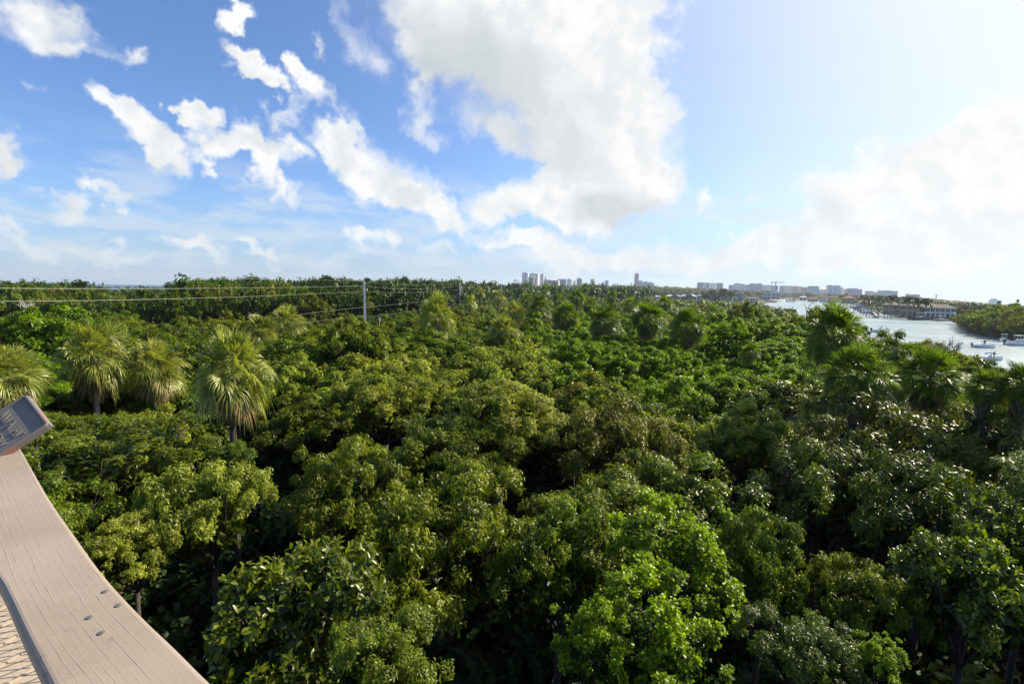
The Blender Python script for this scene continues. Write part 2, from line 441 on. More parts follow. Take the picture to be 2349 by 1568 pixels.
def ground_mat():
    m, b, p, out = mat_new("forest_floor")
    tc = b.new('ShaderNodeTexCoord')
    n = b.noise(tc.outputs['Object'], .9, 6, .65); n2 = b.noise(tc.outputs['Object'], 9, 4, .6)
    b.put(p.inputs['Base Color'], b.mix(b.ss(n, .4, .65), b.mix(n2, (.012, .010, .006, 1), (.035, .028, .016, 1)), (.020, .030, .010, 1)))
    p.inputs['Roughness'].default_value = .95
    return m
M_ground = ground_mat()
M_lawn = simple("lawn", (.05, .11, .02), .9, var=.3, scale=.3)
def water_mat(name, col, rough, s1, s2, st):
    m, b, p, out = mat_new(name)
    geo = b.new('ShaderNodeNewGeometry')
    mp = b.new('ShaderNodeMapping'); b.put(mp.inputs[0], geo.outputs['Position']); mp.inputs['Scale'].default_value = (1, 1.7, 1)
    mp.inputs['Rotation'].default_value = (0, 0, .7)
    h = b.m('ADD', b.noise(mp.outputs[0], s1, 6, .65), b.m('MULTIPLY', b.noise(mp.outputs[0], s2, 3, .6), .9))
    bp = b.new('ShaderNodeBump'); bp.inputs['Strength'].default_value = st; bp.inputs['Distance'].default_value = .35
    b.put(bp.inputs['Height'], h); b.put(p.inputs['Normal'], bp.outputs[0])
    b.put(p.inputs['Base Color'], b.mix(b.ss(b.noise(mp.outputs[0], s2 * .3, 4), .35, .65), tuple(col) + (1,), tuple(x * 1.5 for x in col) + (1,)))
    p.inputs['Roughness'].default_value = rough; p.inputs['IOR'].default_value = 1.33
    return m
M_river = water_mat("river_water", (.20, .26, .28), .28, .55, .10, .8)  # pale base colour stands in for the bright sky's reflection
M_sea = water_mat("sea_water", (.004, .030, .085), .35, .3, .05, .9)
tag(MB().prism(LAND, -1.5, .8).build('ground', M_ground), kind='structure')
tag(MB().prism(FARBANK, -1.5, 1.004).build('far_bank_ground', M_ground), kind='structure')
tag(MB().prism(ISLAND, -1.5, .35).build('island_ground', M_ground), kind='structure')
mbw = MB(); mbw.add([(-4500, -200, 0), (-250, -200, 0), (-250, 4400, 0), (-4500, 4400, 0)], [(0, 1, 2, 3)])
tag(mbw.build('sea', M_sea), kind='structure')
mbw = MB(); mbw.add([(-30, -200, 0), (520, -200, 0), (640, 500, 0), (900, 1500, 0), (-30, 1500, 0)], [(0, 1, 2, 3, 4)])
tag(mbw.build('river', M_river), kind='structure')

# ------------------------------------------------------------------ tree kinds
M_bark = simple("bark", (.045, .036, .028), .9, var=.4, scale=4)
M_barkpale = simple("pale_bark", (.34, .30, .26), .85, var=.25, scale=5)
LM = {
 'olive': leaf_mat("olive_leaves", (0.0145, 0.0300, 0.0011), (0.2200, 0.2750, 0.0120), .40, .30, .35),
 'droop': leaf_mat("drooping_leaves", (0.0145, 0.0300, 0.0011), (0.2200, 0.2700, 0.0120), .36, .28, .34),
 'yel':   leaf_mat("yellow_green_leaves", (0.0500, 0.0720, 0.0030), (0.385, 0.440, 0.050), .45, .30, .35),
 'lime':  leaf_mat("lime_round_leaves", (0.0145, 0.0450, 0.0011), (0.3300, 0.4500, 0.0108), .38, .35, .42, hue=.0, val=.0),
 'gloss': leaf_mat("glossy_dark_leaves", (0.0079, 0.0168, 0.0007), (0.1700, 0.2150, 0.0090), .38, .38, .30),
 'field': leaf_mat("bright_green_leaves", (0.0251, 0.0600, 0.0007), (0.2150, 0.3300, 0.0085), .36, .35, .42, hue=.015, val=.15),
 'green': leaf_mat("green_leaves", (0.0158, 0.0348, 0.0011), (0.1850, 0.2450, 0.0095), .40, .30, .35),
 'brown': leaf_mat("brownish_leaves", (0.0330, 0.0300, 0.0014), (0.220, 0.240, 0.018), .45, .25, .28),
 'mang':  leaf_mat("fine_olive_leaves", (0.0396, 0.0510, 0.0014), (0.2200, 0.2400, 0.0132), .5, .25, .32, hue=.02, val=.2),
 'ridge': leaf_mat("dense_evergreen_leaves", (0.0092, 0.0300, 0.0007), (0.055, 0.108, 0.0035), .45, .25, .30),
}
def set_mats(o, mats):
    for i, m in enumerate(mats):
        o.material_slots[i].link = 'OBJECT'; o.material_slots[i].material = m

CR = {}
def crown_mesh(key):
    """crown meshes by key, built once"""
    if key in CR: return CR[key]
    kind, lod, var = key
    seed = hash_(kind) + lod * 100 + var
    sp = dict(seed=seed)
    if lod == 0:
        sp.update(rx=2.0, rz=1.7, nclump=44, cr=.52, whorls=58, leaves=13, L=.135, Wd=.045, zmin=-.45)
        if kind == 'droop': sp.update(droop=.6, L=.15, Wd=.045, bend=.35)
        if kind == 'round': sp.update(shape='round', L=.10, Wd=.08, leaves=9, droop=.05, spread=(.5, 1.4), whorls=70, bend=.1, cr=.50, sprig=2.2)
        if kind == 'big': sp.update(shape='round', L=.18, Wd=.085, leaves=8, droop=.1, whorls=40, spread=(.5, 1.4), bend=.15)
        if kind == 'star': sp.update(L=.15, Wd=.038, leaves=13, droop=.2, spread=(.8, 1.5), whorls=50, bend=.15, sprig=.9)
        if kind == 'tiny': sp.update(L=.10, Wd=.04, leaves=9, droop=.4, whorls=120)
    elif lod == 1:
        sp.update(rx=2.2, rz=1.8, nclump=40, cr=.55, whorls=46, leaves=9, L=.19, Wd=.07, shape='tri2', droop=.4)
        if kind in ('star', 'big', 'round'): sp.update(droop=.1, L=.20, Wd=.08, leaves=9, whorls=38, nclump=46, cr=.48)
    elif lod == 2:
        sp.update(rx=2.8, rz=2.2, nclump=42, cr=.62, whorls=30, leaves=6, L=.30, Wd=.14, shape='tri2', droop=.3)
    else:
        sp.update(rx=3.6, rz=2.8, nclump=22, cr=1.0, whorls=16, leaves=4, L=.95, Wd=.55, shape='quad', droop=.2, inner=False)
    V, F, T, cc = crown_arrays(**sp)
    R = sp['rx']
    if lod == 0:
        me = tri_mesh("crown", V, F, T, [LM['olive']])
        tm = limb_tree_mesh("trunk", M_bark, seed, cc, 16.0, .14, 14)
    elif lod == 3:
        me = (V, F, T); tm = None
    else:
        # trunk joined on as the tree's second material
        t = limb_tree_mesh("trunk", M_bark, seed, cc, 18.0, .16, 7, 5)
        tv = np.array([q.co[:] for q in t.vertices]); tf = []
        for p in t.polygons:
            vs = list(p.vertices)
            for i in range(1, len(vs) - 1): tf.append((vs[0], vs[i], vs[i + 1]))
        tf = np.array(tf) + len(V)
        me = tri_mesh("tree", np.concatenate([V, tv]), np.concatenate([F, tf]), np.concatenate([T, np.zeros(len(tv))]),
                      [LM['olive'], M_bark], np.concatenate([np.zeros(len(F)), np.ones(len(tf))]))
        tm = None
        bpy.data.meshes.remove(t)
    CR[key] = (me, tm, R, sp['rz'])
    return CR[key]
def hash_(s): return sum(ord(c) * (i + 3) for i, c in enumerate(s))

KINDLEAF = {'olive': 'long', 'droop': 'droop', 'yel': 'droop', 'lime': 'round', 'gloss': 'star', 'field': 'star', 'green': 'long', 'brown': 'long', 'mang': 'tiny', 'ridge': 'long', 'biggreen': 'big'}
NAME = {'olive': 'broadleaf_tree', 'droop': 'broadleaf_tree', 'yel': 'yellow_green_tree', 'lime': 'lime_green_tree', 'gloss': 'glossy_leaved_tree', 'field': 'bright_green_tree',
        'green': 'broadleaf_tree', 'brown': 'brownish_tree', 'mang': 'mangrove_tree', 'ridge': 'evergreen_tree', 'biggreen': 'large_leaved_tree'}
LM['biggreen'] = leaf_mat("large_green_leaves", (.010, .030, .002), (.175, .225, .012), .32, .45, .38)
TREES = []          # every tree kept as an individual: (x, y, radius)
RNG = np.random.default_rng(7)
def plant(x, y, ztop, r, kind, lod, label, group=None, rz=None, cat='tree', name=None, ground=.8):
    """stand one tree at x, y with its crown's top at ztop and crown radius r"""
    me, tm, R, RZ = crown_mesh((KINDLEAF[kind], lod, int(RNG.integers(0, 3 if lod == 0 and KINDLEAF[kind] in ('long', 'droop') else 2))))
    rz = rz or r * RNG.uniform(.75, 1.0)
    sx = r / (R * 1.12); sz = rz / (RZ * 1.15)
    zc = ztop - rz
    rot = float(RNG.uniform(0, 6.28))
    nm = name or NAME[kind]
    if lod == 0:
        root = thing(nm, label, cat, (x, y, ground), rot, group)
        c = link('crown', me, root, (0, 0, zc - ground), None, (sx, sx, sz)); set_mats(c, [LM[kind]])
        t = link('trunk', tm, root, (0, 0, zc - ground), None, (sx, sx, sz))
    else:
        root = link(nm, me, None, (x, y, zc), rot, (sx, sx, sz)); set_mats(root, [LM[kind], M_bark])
        tag(root, label, cat, group)
    TREES.append((x, y, r))
    return root

SKY_PX = [(-200, 283), (0, 281), (60, 283), (75, 280), (90, 282), (100, 290), (178, 290), (180, 281), (215, 278.5), (245, 281), (255, 277.5), (290, 281.5), (310, 280), (325, 275.5),
          (345, 279.5), (420, 280), (480, 281), (520, 283), (600, 283.6), (640, 285.2), (700, 287.7), (760, 290), (800, 292), (850, 294), (930, 298), (1024, 304), (1300, 312)]
def tabs(tab, v):
    if v <= tab[0][0]: return tab[0][1]
    for (a, b), (c, d) in zip(tab, tab[1:]):
        if v <= c: return b + (d - b) * (v - a) / (c - a)
    return tab[-1][1]
def swell(x, y, s=1.0): 
    return (math.sin(x * .31 / s + 1.3) * math.cos(y * .27 / s + .4) + .6 * math.sin(x * .13 / s - y * .17 / s + 2) + .5 * math.sin(x * .7 / s + y * .5 / s)) / 2.1
def ridge_front(x):
    return 66.0 if x < -24 else 66 + (x + 24) * 7.4
# ------------------------------------------------------------------ the trees one can pick out
# (px centre, py of the crown's top, half width px, depth, kind, label, height/width)
PICK = [
 (680, 512, 68, 8.6, 'lime', 'bright lime green round-leaved tree, its upper crown rising from the dark canopy', 1.0),
 (668, 588, 72, 6.6, 'lime', 'lime green round-leaved crown just below the other one, in the lower middle', 1.0),
 (590, 610, 45, 6.4, 'lime', 'small lime green crown beside the black gap in the canopy', 1.3),
 (880, 640, 26, 6.2, 'lime', 'small bright lime bush at the bottom edge among olive crowns', 1.0),
 (205, 458, 60, 11.5, 'yel', 'sunlit pale yellow-green tree beyond the wooden rail', 1.2),
 (130, 520, 42, 10.0, 'yel', 'sunlit yellow-green crown close against the outer edge of the rail', 1.1),
 (228, 440, 26, 13.5, 'green', 'small green crown at the foot of the largest fan palm', .9),
 (150, 412, 40, 19.0, 'yel', 'small yellow-green crown among shaded trees beyond the plaque', .9),
 (492, 378, 52, 19.5, 'yel', 'golden green dome crown in the middle of the canopy', .95),
 (385, 383, 48, 20.0, 'yel', 'golden green crown, lit, left of the golden dome crown', .8),
 (300, 362, 40, 25.0, 'yel', 'golden green bushy crown beside the largest fan palm', 1.0),
 (744, 404, 48, 17.5, 'yel', 'bright yellow-green crown between the brown crown and the dark glossy mass', 1.0),
 (620, 404, 66, 16.0, 'brown', 'brownish olive crown with a dark hollow under it', 1.1),
 (905, 392, 88, 14.0, 'gloss', 'large dark glossy crown full of white glints, leftmost of the glossy mass', 1.1),
 (990, 385, 80, 13.0, 'gloss', 'large dark glossy crown at the right edge full of white glints', 1.2),
 (830, 440, 70, 12.5, 'gloss', 'dark glossy crown in front of the two largest glossy crowns', 1.2),
 (930, 455, 85, 10.8, 'gloss', 'shadowy glossy crown filling the hollow at the right', 1.2),
 (765, 520, 50, 9.0, 'droop', 'olive crown with shiny leaves standing right of the lime green tree', 1.5),
 (868, 560, 50, 8.0, 'droop', 'olive crown with pointed leaves above the small lime bush', 1.3),
 (800, 610, 55, 6.6, 'gloss', 'dark star-leaved crown low in the frame between lime tree and lime bush', 1.0),
 (975, 530, 68, 7.4, 'biggreen', 'large-leaved bright green tree in the lower right corner', 1.3),
 (1035, 500, 60, 8.2, 'biggreen', 'large-leaved green tree cut by the right edge', 1.3),
 (300, 545, 95, 7.2, 'biggreen', 'leafy dark green tree with shiny leaves close beside the lower rail', 1.1),
 (380, 610, 75, 5.8, 'olive', 'dark green crown at the bottom edge left of the black gap', 1.0),
 (445, 470, 90, 10.8, 'droop', 'big olive crown with drooping leaves in the near middle', 1.1),
 (560, 505, 70, 9.6, 'droop', 'olive crown with drooping leaves just left of the lime green tree', 1.2),
 (350, 452, 62, 12.6, 'droop', 'olive drooping-leaved crown below the largest fan palm', 1.2),
 (735, 320, 28, 38, 'field', 'round bright green dome-shaped tree in front of the waterside trees', 1.0),
 (888, 333, 30, 33, 'green', 'loose green waterside tree in front of the boat channel, left one', 1.1),
 (938, 343, 30, 27, 'olive', 'green waterside tree below the bare grey tree', 1.0),
 (978, 362, 22, 24, 'green', 'small green waterside tree nearest the blue-covered boat', 1.0),
 (45, 305, 52, 33, 'field', 'broad bright leafy green tree at the left behind the fan palms', 1.1),
 (95, 318, 34, 30, 'field', 'bright leafy green tree just left of a fan palm', 1.2),
 (208, 281, 38, 74, 'ridge', 'deep green dome tree filling the skyline left of the near pole', 1.6),
 (268, 288, 24, 72, 'brown', 'brown-tinged tree beside the deep green dome tree', 1.7),
 (160, 290, 26, 70, 'ridge', 'dark green tree just below the strip of sea', 1.5),
 (80, 279.5, 9, 95, 'ridge', 'spiky dark tree top breaking the skyline at the left', 1.0),
 (325, 275, 9, 110, 'ridge', 'small round tree top, the highest on the hill skyline', 1.0),
 (403, 277, 5, 110, 'ridge', 'small round tree top on the skyline just right of the near pole', 1.0),
 (367, 277, 4, 110, 'ridge', 'small round tree top on the skyline above the near pole', 1.0),
 (812, 306.5, 34, 62, 'olive', 'wide olive tree at the river bank with yellowish leaves', 1.0),
 (838, 310, 14, 60, 'yel', 'small yellowing tree at the river bank', 1.0),
 (748, 301, 20, 85, 'green', 'round dark green tree at the tip of the near shore', 1.0),
]
for (px, pt, hw, z, kind, label, asp) in PICK:
    r = hw * z / FPX
    top = P(px, pt, z); rz = r * asp * .9
    lod = 0 if z < 18 else (1 if z < 45 else 2)
    plant(top.x, top.y, top.z, r, kind, lod, label, None, rz)
PICKED = list(TREES)

ZLAB = {  # group and label of the trees nothing tells apart, by kind and zone
 'near': 'close below the tower', 'mid': 'in the middle of the canopy', 'far': 'far off in the canopy', 'ridge': 'on the wooded ridge', 'island': 'on the mangrove island', 'bank': 'on the far bank'}
KADJ = {'olive': 'olive green broad-leaved tree', 'droop': 'olive tree with drooping leaves', 'yel': 'yellow-green tree', 'gloss': 'dark glossy star-leaved tree', 'field': 'bright green bushy tree',
 'green': 'mid green broad-leaved tree', 'brown': 'brownish olive tree', 'mang': 'fine-leaved olive mangrove tree', 'ridge': 'dark evergreen tree', 'biggreen': 'large-leaved green tree', 'lime': 'lime green tree'}
def species(px, py, z):
    u = RNG.random()
    if z < 60:
        if px < 215 and py > 410: return 'green' if u < .6 else 'olive'
        if px < 110 and py < 400: return 'field' if u < .7 else 'green'
        if 540 < px < 830 and 333 < py < 412: return 'field'
        if 330 < px < 545 and 372 < py < 445: return 'yel' if u < .7 else 'droop'
        if 240 < px < 560 and py >= 445: return 'droop' if u < .75 else 'olive'
        if 545 < px < 700 and 395 < py < 500: return 'brown' if u < .5 else 'olive'
        if px > 740 and 385 < py < 545: return 'gloss'
        if px > 900 and py > 530: return 'biggreen'
        if px > 690 and py > 500: return 'droop' if u < .5 else 'gloss'
        if py < 345: return ('olive', 'green', 'brown', 'field', 'mang')[int(u * 5)]
        return ('olive', 'green', 'droop', 'green')[int(u * 4)]
    if 450 < px < 830: return ('mang', 'mang', 'olive', 'green', 'field')[int(u * 5)]
    return ('green', 'olive', 'ridge')[int(u * 3)]
GAPS = [(98, 408, 12, 12), (500, 668, 62, 34), (255, 425, 45, 22), (560, 648, 26, 30)]
STUFF = []
z = -5.0
n_ind = 0
while z < 1500:
    if z < 20: s, R, lod = 2.7, 2.25, 0
    elif z < 45: s, R, lod = 3.3, 2.7, 1
    elif z < 150: s, R, lod = 4.6, 2.9, 2
    else: s, R, lod = 8.0 + (z - 150) * .035, 4.6 + (z - 150) * .018, 3
    half = max(z, 1) * 1.06 + 5
    x = -half + RNG.random() * s
    while x < half + (6 if z < 40 else 0):
        xx = x + RNG.normal(0, s * .2); yy = z + RNG.normal(0, s * .2)
        x += s
        if not inside(LAND, xx, yy) or xx < -250: continue
        px0, _, zz = proj((xx, yy, 8))
        if zz < 3 and (abs(xx) < 3.5 or xx < 0): continue
        low = 8.7 + .9 * swell(xx, yy) + RNG.normal(0, .5)
        if zz < 7: low -= .5
        if zz < 3: low -= 1.0
        if px0 > 850 and zz > 22: low = min(low, CAMZ - (tabs([(850, 331), (870, 336), (900, 344), (940, 352), (960, 358), (985, 370), (1024, 385), (1100, 405)], px0) - hor(px0)) * zz / FPX)
        ridge = (yy > ridge_front(xx) and px0 < 560) or (zz > 250 and px0 < 645)
        if px0 > 640 and zz > 470: continue
        r = R * RNG.uniform(.72, 1.22); rzz = r * RNG.uniform(.5, .85)
        top = low; zone = 'near' if zz < 20 else ('mid' if zz < 55 else 'far')
        if ridge:
            ysk = tabs(SKY_PX, px0)
            lift = (hor(px0) - ysk) * zz / FPX
            full = CAMZ + lift
            depth_in = min(1.0, max(0, (yy - ridge_front(xx)) / (10 + .08 * zz)))
            top = full - abs(RNG.normal(0, .010 * zz)) - max(0, swell(xx, yy, 2.4)) * .022 * zz - (zz > 120) * .006 * zz * abs(swell(xx, yy, 6)) - (1 - depth_in) * RNG.uniform(.3, 1.6) * (1 if zz < 200 else 2)
            top = max(top, 8.5)
            rzz = r * RNG.uniform(1.1, 1.5); zone = 'ridge'
        elif zz > 60:
            cap = CAMZ + (hor(px0) - tabs(SKY_PX, px0)) * zz / FPX
            top = min(low - .2, cap)
            if px0 > 600: top = min(top, CAMZ - (tabs([(600, 291), (640, 298), (665, 300.5), (700, 301.5), (722, 302.8), (745, 304.5), (765, 309), (790, 309.5), (830, 312), (850, 318), (870, 333), (1024, 380)], px0) - hor(px0)) * zz / FPX + .3 * swell(xx, yy, 2)); top = max(top, 2.5)
        py = proj((xx, yy, top - r * .6))[1]
        if lod < 3:
            if 2 < zz < 20 and any(abs(px0 - a) < c + r / zz * FPX * .55 and abs(py - b) < d + r / zz * FPX * .5 for a, b, c, d in GAPS): continue
            if any((xx - a) ** 2 + (yy - b) ** 2 < (.62 * (c + r)) ** 2 for a, b, c in PICKED): continue
            kind = species(px0, py, zz)
            if zone == 'ridge': kind = ('ridge', 'green', 'ridge', 'brown', 'green', 'ridge', 'olive')[int(RNG.random() * 7)]
        if lod < 2 or (lod == 2 and zz < 92 and abs(px0 - 512) < 560):
            plant(xx, yy, top, r, kind, lod, KADJ[kind] + ' ' + ZLAB[zone], KADJ[kind].split(' tree')[0] + ' trees ' + ZLAB[zone], rzz)
            n_ind += 1
        else:
            if ridge and px0 < 520 and zz > 430: continue
            STUFF.append((xx, yy, top, r, rzz or r * .8, lod, zone, px0))
    z += s * .80

# the mangrove island and the woods of the far bank
yy = 118
while yy < 222:
    xx = 40
    while xx < 260:
        a, b = xx + RNG.normal(0, .8), yy + RNG.normal(0, .8); xx += 5.2
        px0, _, zz = proj((a, b, 5))
        if not inside(ISLAND, a, b) or px0 > 1060: continue
        edge = not all(inside(ISLAND, a + q, b + w_) for q, w_ in ((-5, 0), (5, 0), (0, -5), (0, 5)))
        r = 3.4 * RNG.uniform(.8, 1.25)
        top = 9.0 + 1.0 * swell(a, b, 2) + RNG.normal(0, .5) - (2.4 if edge else 0)
        top = max(3.5, min(top, CAMZ - (tabs([(950, 316), (972, 314), (982, 310), (1024, 309)], px0) - hor(px0)) * zz / FPX + RNG.normal(.35, .65)))
        plant(a, b, top, r, ('mang', 'field', 'mang', 'green')[int(RNG.random() * 4)] , 2, 'green mangrove tree of the dense thicket on the island at the right', 'mangroves on the island', top * .56, name='mangrove_tree', ground=.3)
    yy += 5.0
FARB = []
FRONT = [(640, 740), (700, 760), (745, 770), (765, 930), (790, 1350), (815, 860), (850, 745), (866, 480), (880, 395), (900, 375), (925, 350), (950, 330), (975, 262), (1040, 230)]
pxx = 636
while pxx < 1045:
    z0 = tabs(FRONT, pxx); zz = z0
    while zz < 1500:
        p_ = pxx + RNG.normal(0, 3); q = (zz - z0) / (1500 - z0)
        y1 = tabs(SKY_PX, p_) + (1 - q) ** 2 * 4.5 * (1 if pxx < 930 else .6) + abs(RNG.normal(0, .5))
        X = P(p_, y1, zz)
        r = (4.5 + zz * .004) * RNG.uniform(.8, 1.3)
        if X.z > 3 and (zz < 1250 or pxx < 930) and (X.x, X.y) and not (pxx > 955 and inside(ISLAND, X.x, X.y)):
            FARB.append((X.x, X.y, X.z, r, min(r * 1.1, X.z * .55)))
        zz += 14 + zz * .035
    pxx += 3.0
# ------------------------------------------------------------------ the far woods that read as one mass
def bake(name, items, mat, seed=1):
    rng = np.random.default_rng(seed)
    Vs, Fs, Ts = [], [], []; off = 0
    base = []
    for k in range(4):
        V, F, T, cc = crown_arrays(900 + k, rx=1.0, rz=.8, nclump=16, cr=.36, whorls=30, leaves=5, L=.15, Wd=.085, shape='quad', droop=.15, inner=False, zmin=-.2)
        base.append((V, F, T))
    for (x, y, top, r, rz) in items:
        V, F, T = base[int(rng.integers(0, 4))]
        a = rng.random() * 6.28; ca, sa = math.cos(a), math.sin(a)
        W2 = np.stack([(V[:, 0] * ca - V[:, 1] * sa) * r / 1.1 + x, (V[:, 0] * sa + V[:, 1] * ca) * r / 1.1 + y, V[:, 2] * rz / .95 + top - rz], 1)
        Vs.append(W2); Fs.append(F + off); off += len(V); Ts.append(np.clip(T * .7 + rng.uniform(-.15, .45), 0, 1))
    me = tri_mesh(name, np.concatenate(Vs), np.concatenate(Fs), np.concatenate(Ts), [mat])
    return link(name, me)
LM['far'] = leaf_mat("far_wood_leaves", (.040, .075, .005), (.165, .205, .022), .5, .35, .28, hue=0, val=0)
LM['farridge'] = leaf_mat("far_ridge_leaves", (.010, .034, .002), (.060, .115, .007), .5, .35, .25, hue=0, val=0)
A = [(a, b, c, d, e) for (a, b, c, d, e, l, zn, px) in STUFF if zn == 'ridge']
B = [(a, b, c, d, e) for (a, b, c, d, e, l, zn, px) in STUFF if zn != 'ridge']
tag(bake('ridge_forest', A, LM['farridge'], 3), kind='stuff')
tag(bake('far_forest', B, LM['far'], 4), kind='stuff')
LM['farbank'] = leaf_mat("far_bank_leaves", (.030, .050, .012), (.10, .13, .035), .5, .35, .28, hue=0, val=0)
tag(bake('far_bank_forest', FARB, LM['farbank'], 5), kind='stuff')
# low growth under the near trees
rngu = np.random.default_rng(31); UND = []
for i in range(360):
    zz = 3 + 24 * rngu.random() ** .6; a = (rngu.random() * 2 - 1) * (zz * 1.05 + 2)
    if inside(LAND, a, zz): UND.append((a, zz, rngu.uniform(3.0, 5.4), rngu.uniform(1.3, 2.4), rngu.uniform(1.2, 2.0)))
LM['under'] = leaf_mat("shadow_dark_shrub_leaves", (.008, .020, .002), (.030, .060, .006), .5, .25, .25, hue=0, val=0)  # leaf colour darkened to paint the deep shade of the canopy gaps
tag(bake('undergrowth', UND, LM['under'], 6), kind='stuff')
# ------------------------------------------------------------------ palms
LM['palm'] = leaf_mat("fan_palm_leaves", (.080, .105, .010), (.40, .42, .080), .38, .45, .30, hue=.02, val=.2)  # front sunlight on the left palms is put into this yellower leaf colour
LM['palmdark'] = leaf_mat("dark_fan_palm_leaves", (.030, .070, .006), (.175, .230, .028), .42, .3, .38, hue=.02, val=.2)  # darker copy of those fronds, less sunlight put into the colour
M_deadfrond = leaf_mat("dead_fronds", (.14, .085, .045), (.38, .26, .14), .7, .2, .15)
LM['coco'] = leaf_mat("feather_palm_leaves", (.018, .032, .006), (.075, .100, .022), .35, .5, .25, hue=.02)
M_palmtrunk = simple("palm_trunk", (.22, .19, .15), .9, var=.3, scale=7)
M_boots = simple("palm_boots", (.17, .12, .075), .9, var=.4, scale=9)
def fan_fronds(seed, n, elo, ehi, R=1.9, seg=34, blade=.95, w=.038, droop=1.0):
    droop0 = droop; blade0 = blade
    rng = np.random.default_rng(seed)
    Vs = []; Fs = []; Ts = []; off = 0
    for i in range(n):
        az = i * 2.39996 + rng.normal(0, .2); u = (i + .5) / n
        el = ehi + (elo - ehi) * u + rng.normal(0, .20)
        d = np.array([math.cos(az) * math.cos(el), math.sin(az) * math.cos(el), math.sin(el)])
        s = unit(np.cross(d, [0, 0, 1.0]) + 1e-6); up = np.cross(s, d)
        droop = droop0 * (1.05 - .9 * max(0, min(1, (el + .5) / 1.5)))
        L = (R - blade) * rng.uniform(.7, 1.22); sag = .22 * droop
        hub = d * L + np.array([0, 0, -sag * L * L * .35])
        p1 = d * L * .5 + np.array([0, 0, -sag * L * L * .07])
        # stalk
        for (a, b, ww) in ((np.zeros(3), p1, .018), (p1, hub, .013)):
            q = np.array([a - s * ww, a + s * ww, b + s * ww, b - s * ww]); Vs.append(q); Fs.append(np.array([[0, 1, 2], [0, 2, 3]]) + off); Ts.append(np.full(4, .5)); off += 4
        d2 = unit(d + np.array([0, 0, -.35 * droop])); rl = rng.normal(0, .7)
        s2 = unit(s * math.cos(rl) + up * math.sin(rl)); s2 = unit(s2 - d2 * np.dot(s2, d2)); u2 = np.cross(s2, d2)
        blade_ = blade; blade = blade0 * rng.uniform(.8, 1.15)
        ang = np.linspace(-1.9, 1.9, seg) + rng.normal(0, .03, seg)
        ln = blade * (1 - .22 * (np.abs(ang) / 1.9) ** 2) * rng.uniform(.85, 1.1, seg)
        fd = d2[None] * np.cos(ang)[:, None] + s2[None] * np.sin(ang)[:, None]
        fold = .30 * np.abs(np.sin(ang))
        fd = unit(fd + u2[None] * (fold[:, None] - .05) + rng.normal(0, .05, (seg, 3)))
        dr = np.array([0, 0, -1.0]) * ln[:, None]
        sd = unit(np.cross(fd, u2[None]))
        a0 = hub[None] + fd * .02
        a1 = hub[None] + fd * ln[:, None] * .5 + dr * .06 * droop
        a2 = hub[None] + fd * ln[:, None] * .80 + dr * .22 * droop
        a3 = hub[None] + fd * ln[:, None] * .98 + dr * rng.uniform(.42, .75, (seg, 1)) * droop
        zz = np.where(np.arange(seg) % 2 == 0, 1, -1)[:, None] * .012 * u2
        V = np.stack([a0, a1 - sd * w * .6 + zz, a1 + sd * w * .6 - zz, a2 - sd * w * .42, a2 + sd * w * .42, a3], 1)
        f = np.array([[0, 1, 2], [1, 3, 2], [2, 3, 4], [3, 5, 4]])
        F = (f[None] + (np.arange(seg) * 6)[:, None, None]).reshape(-1, 3) + off
        Vs.append(V.reshape(-1, 3)); Fs.append(F); off += seg * 6
        Ts.append(np.repeat(np.clip(rng.uniform(.1, .9) + rng.normal(0, .12, seg), 0, 1), 6))
    return np.concatenate(Vs), np.concatenate(Fs), np.concatenate(Ts)
FANS = []
for k in range(3):
    FANS.append((tri_mesh("crown", *fan_fronds(60 + k, 60, -.75, 1.35), [LM['palm']]), tri_mesh("dead_fronds", *fan_fronds(80 + k, 22, -1.4, -.85, R=1.8, droop=.8, w=.035), [M_deadfrond])))
FANSL = [(tri_mesh("crown", *fan_fronds(70 + k, 34, -.95, 1.35, seg=14, w=.10), [LM['palm']]), None) for k in range(2)]
M_palmtrunkdark = simple("dark_palm_trunk", (.075, .060, .045), .9, var=.3, scale=7)
def palm_trunk_mesh(h, r, seed, pale=False):
    rng = random.Random(seed); mb = MB()
    n = 9; pts = []; rr = []
    for i in range(n):
        t = i / (n - 1); pts.append((math.sin(t * 2.5 + seed) * .12 * t, math.cos(t * 2 + seed) * .10 * t, -h * (1 - t)))
        rr.append(r * (1.25 - .25 * min(1, t * 4)) * rng.uniform(.94, 1.06))
    dx, dy = pts[-1][0], pts[-1][1]
    mb.tube([(a - dx, b - dy, c) for a, b, c in pts], rr, 9)
    for i in range(46):          # old leaf bases below the crown
        a = i * 2.4; z = -.15 - i * .022; 
        c, s = math.cos(a), math.sin(a)
        mb.tube([(c * r * .7, s * r * .7, z - .1), (c * (r + .10), s * (r + .10), z + .12)], [.035, .018], 4, mi=1)
    return mb.mesh('trunk', [M_palmtrunk if pale else M_palmtrunkdark, M_boots], True)
N_PALM = 0
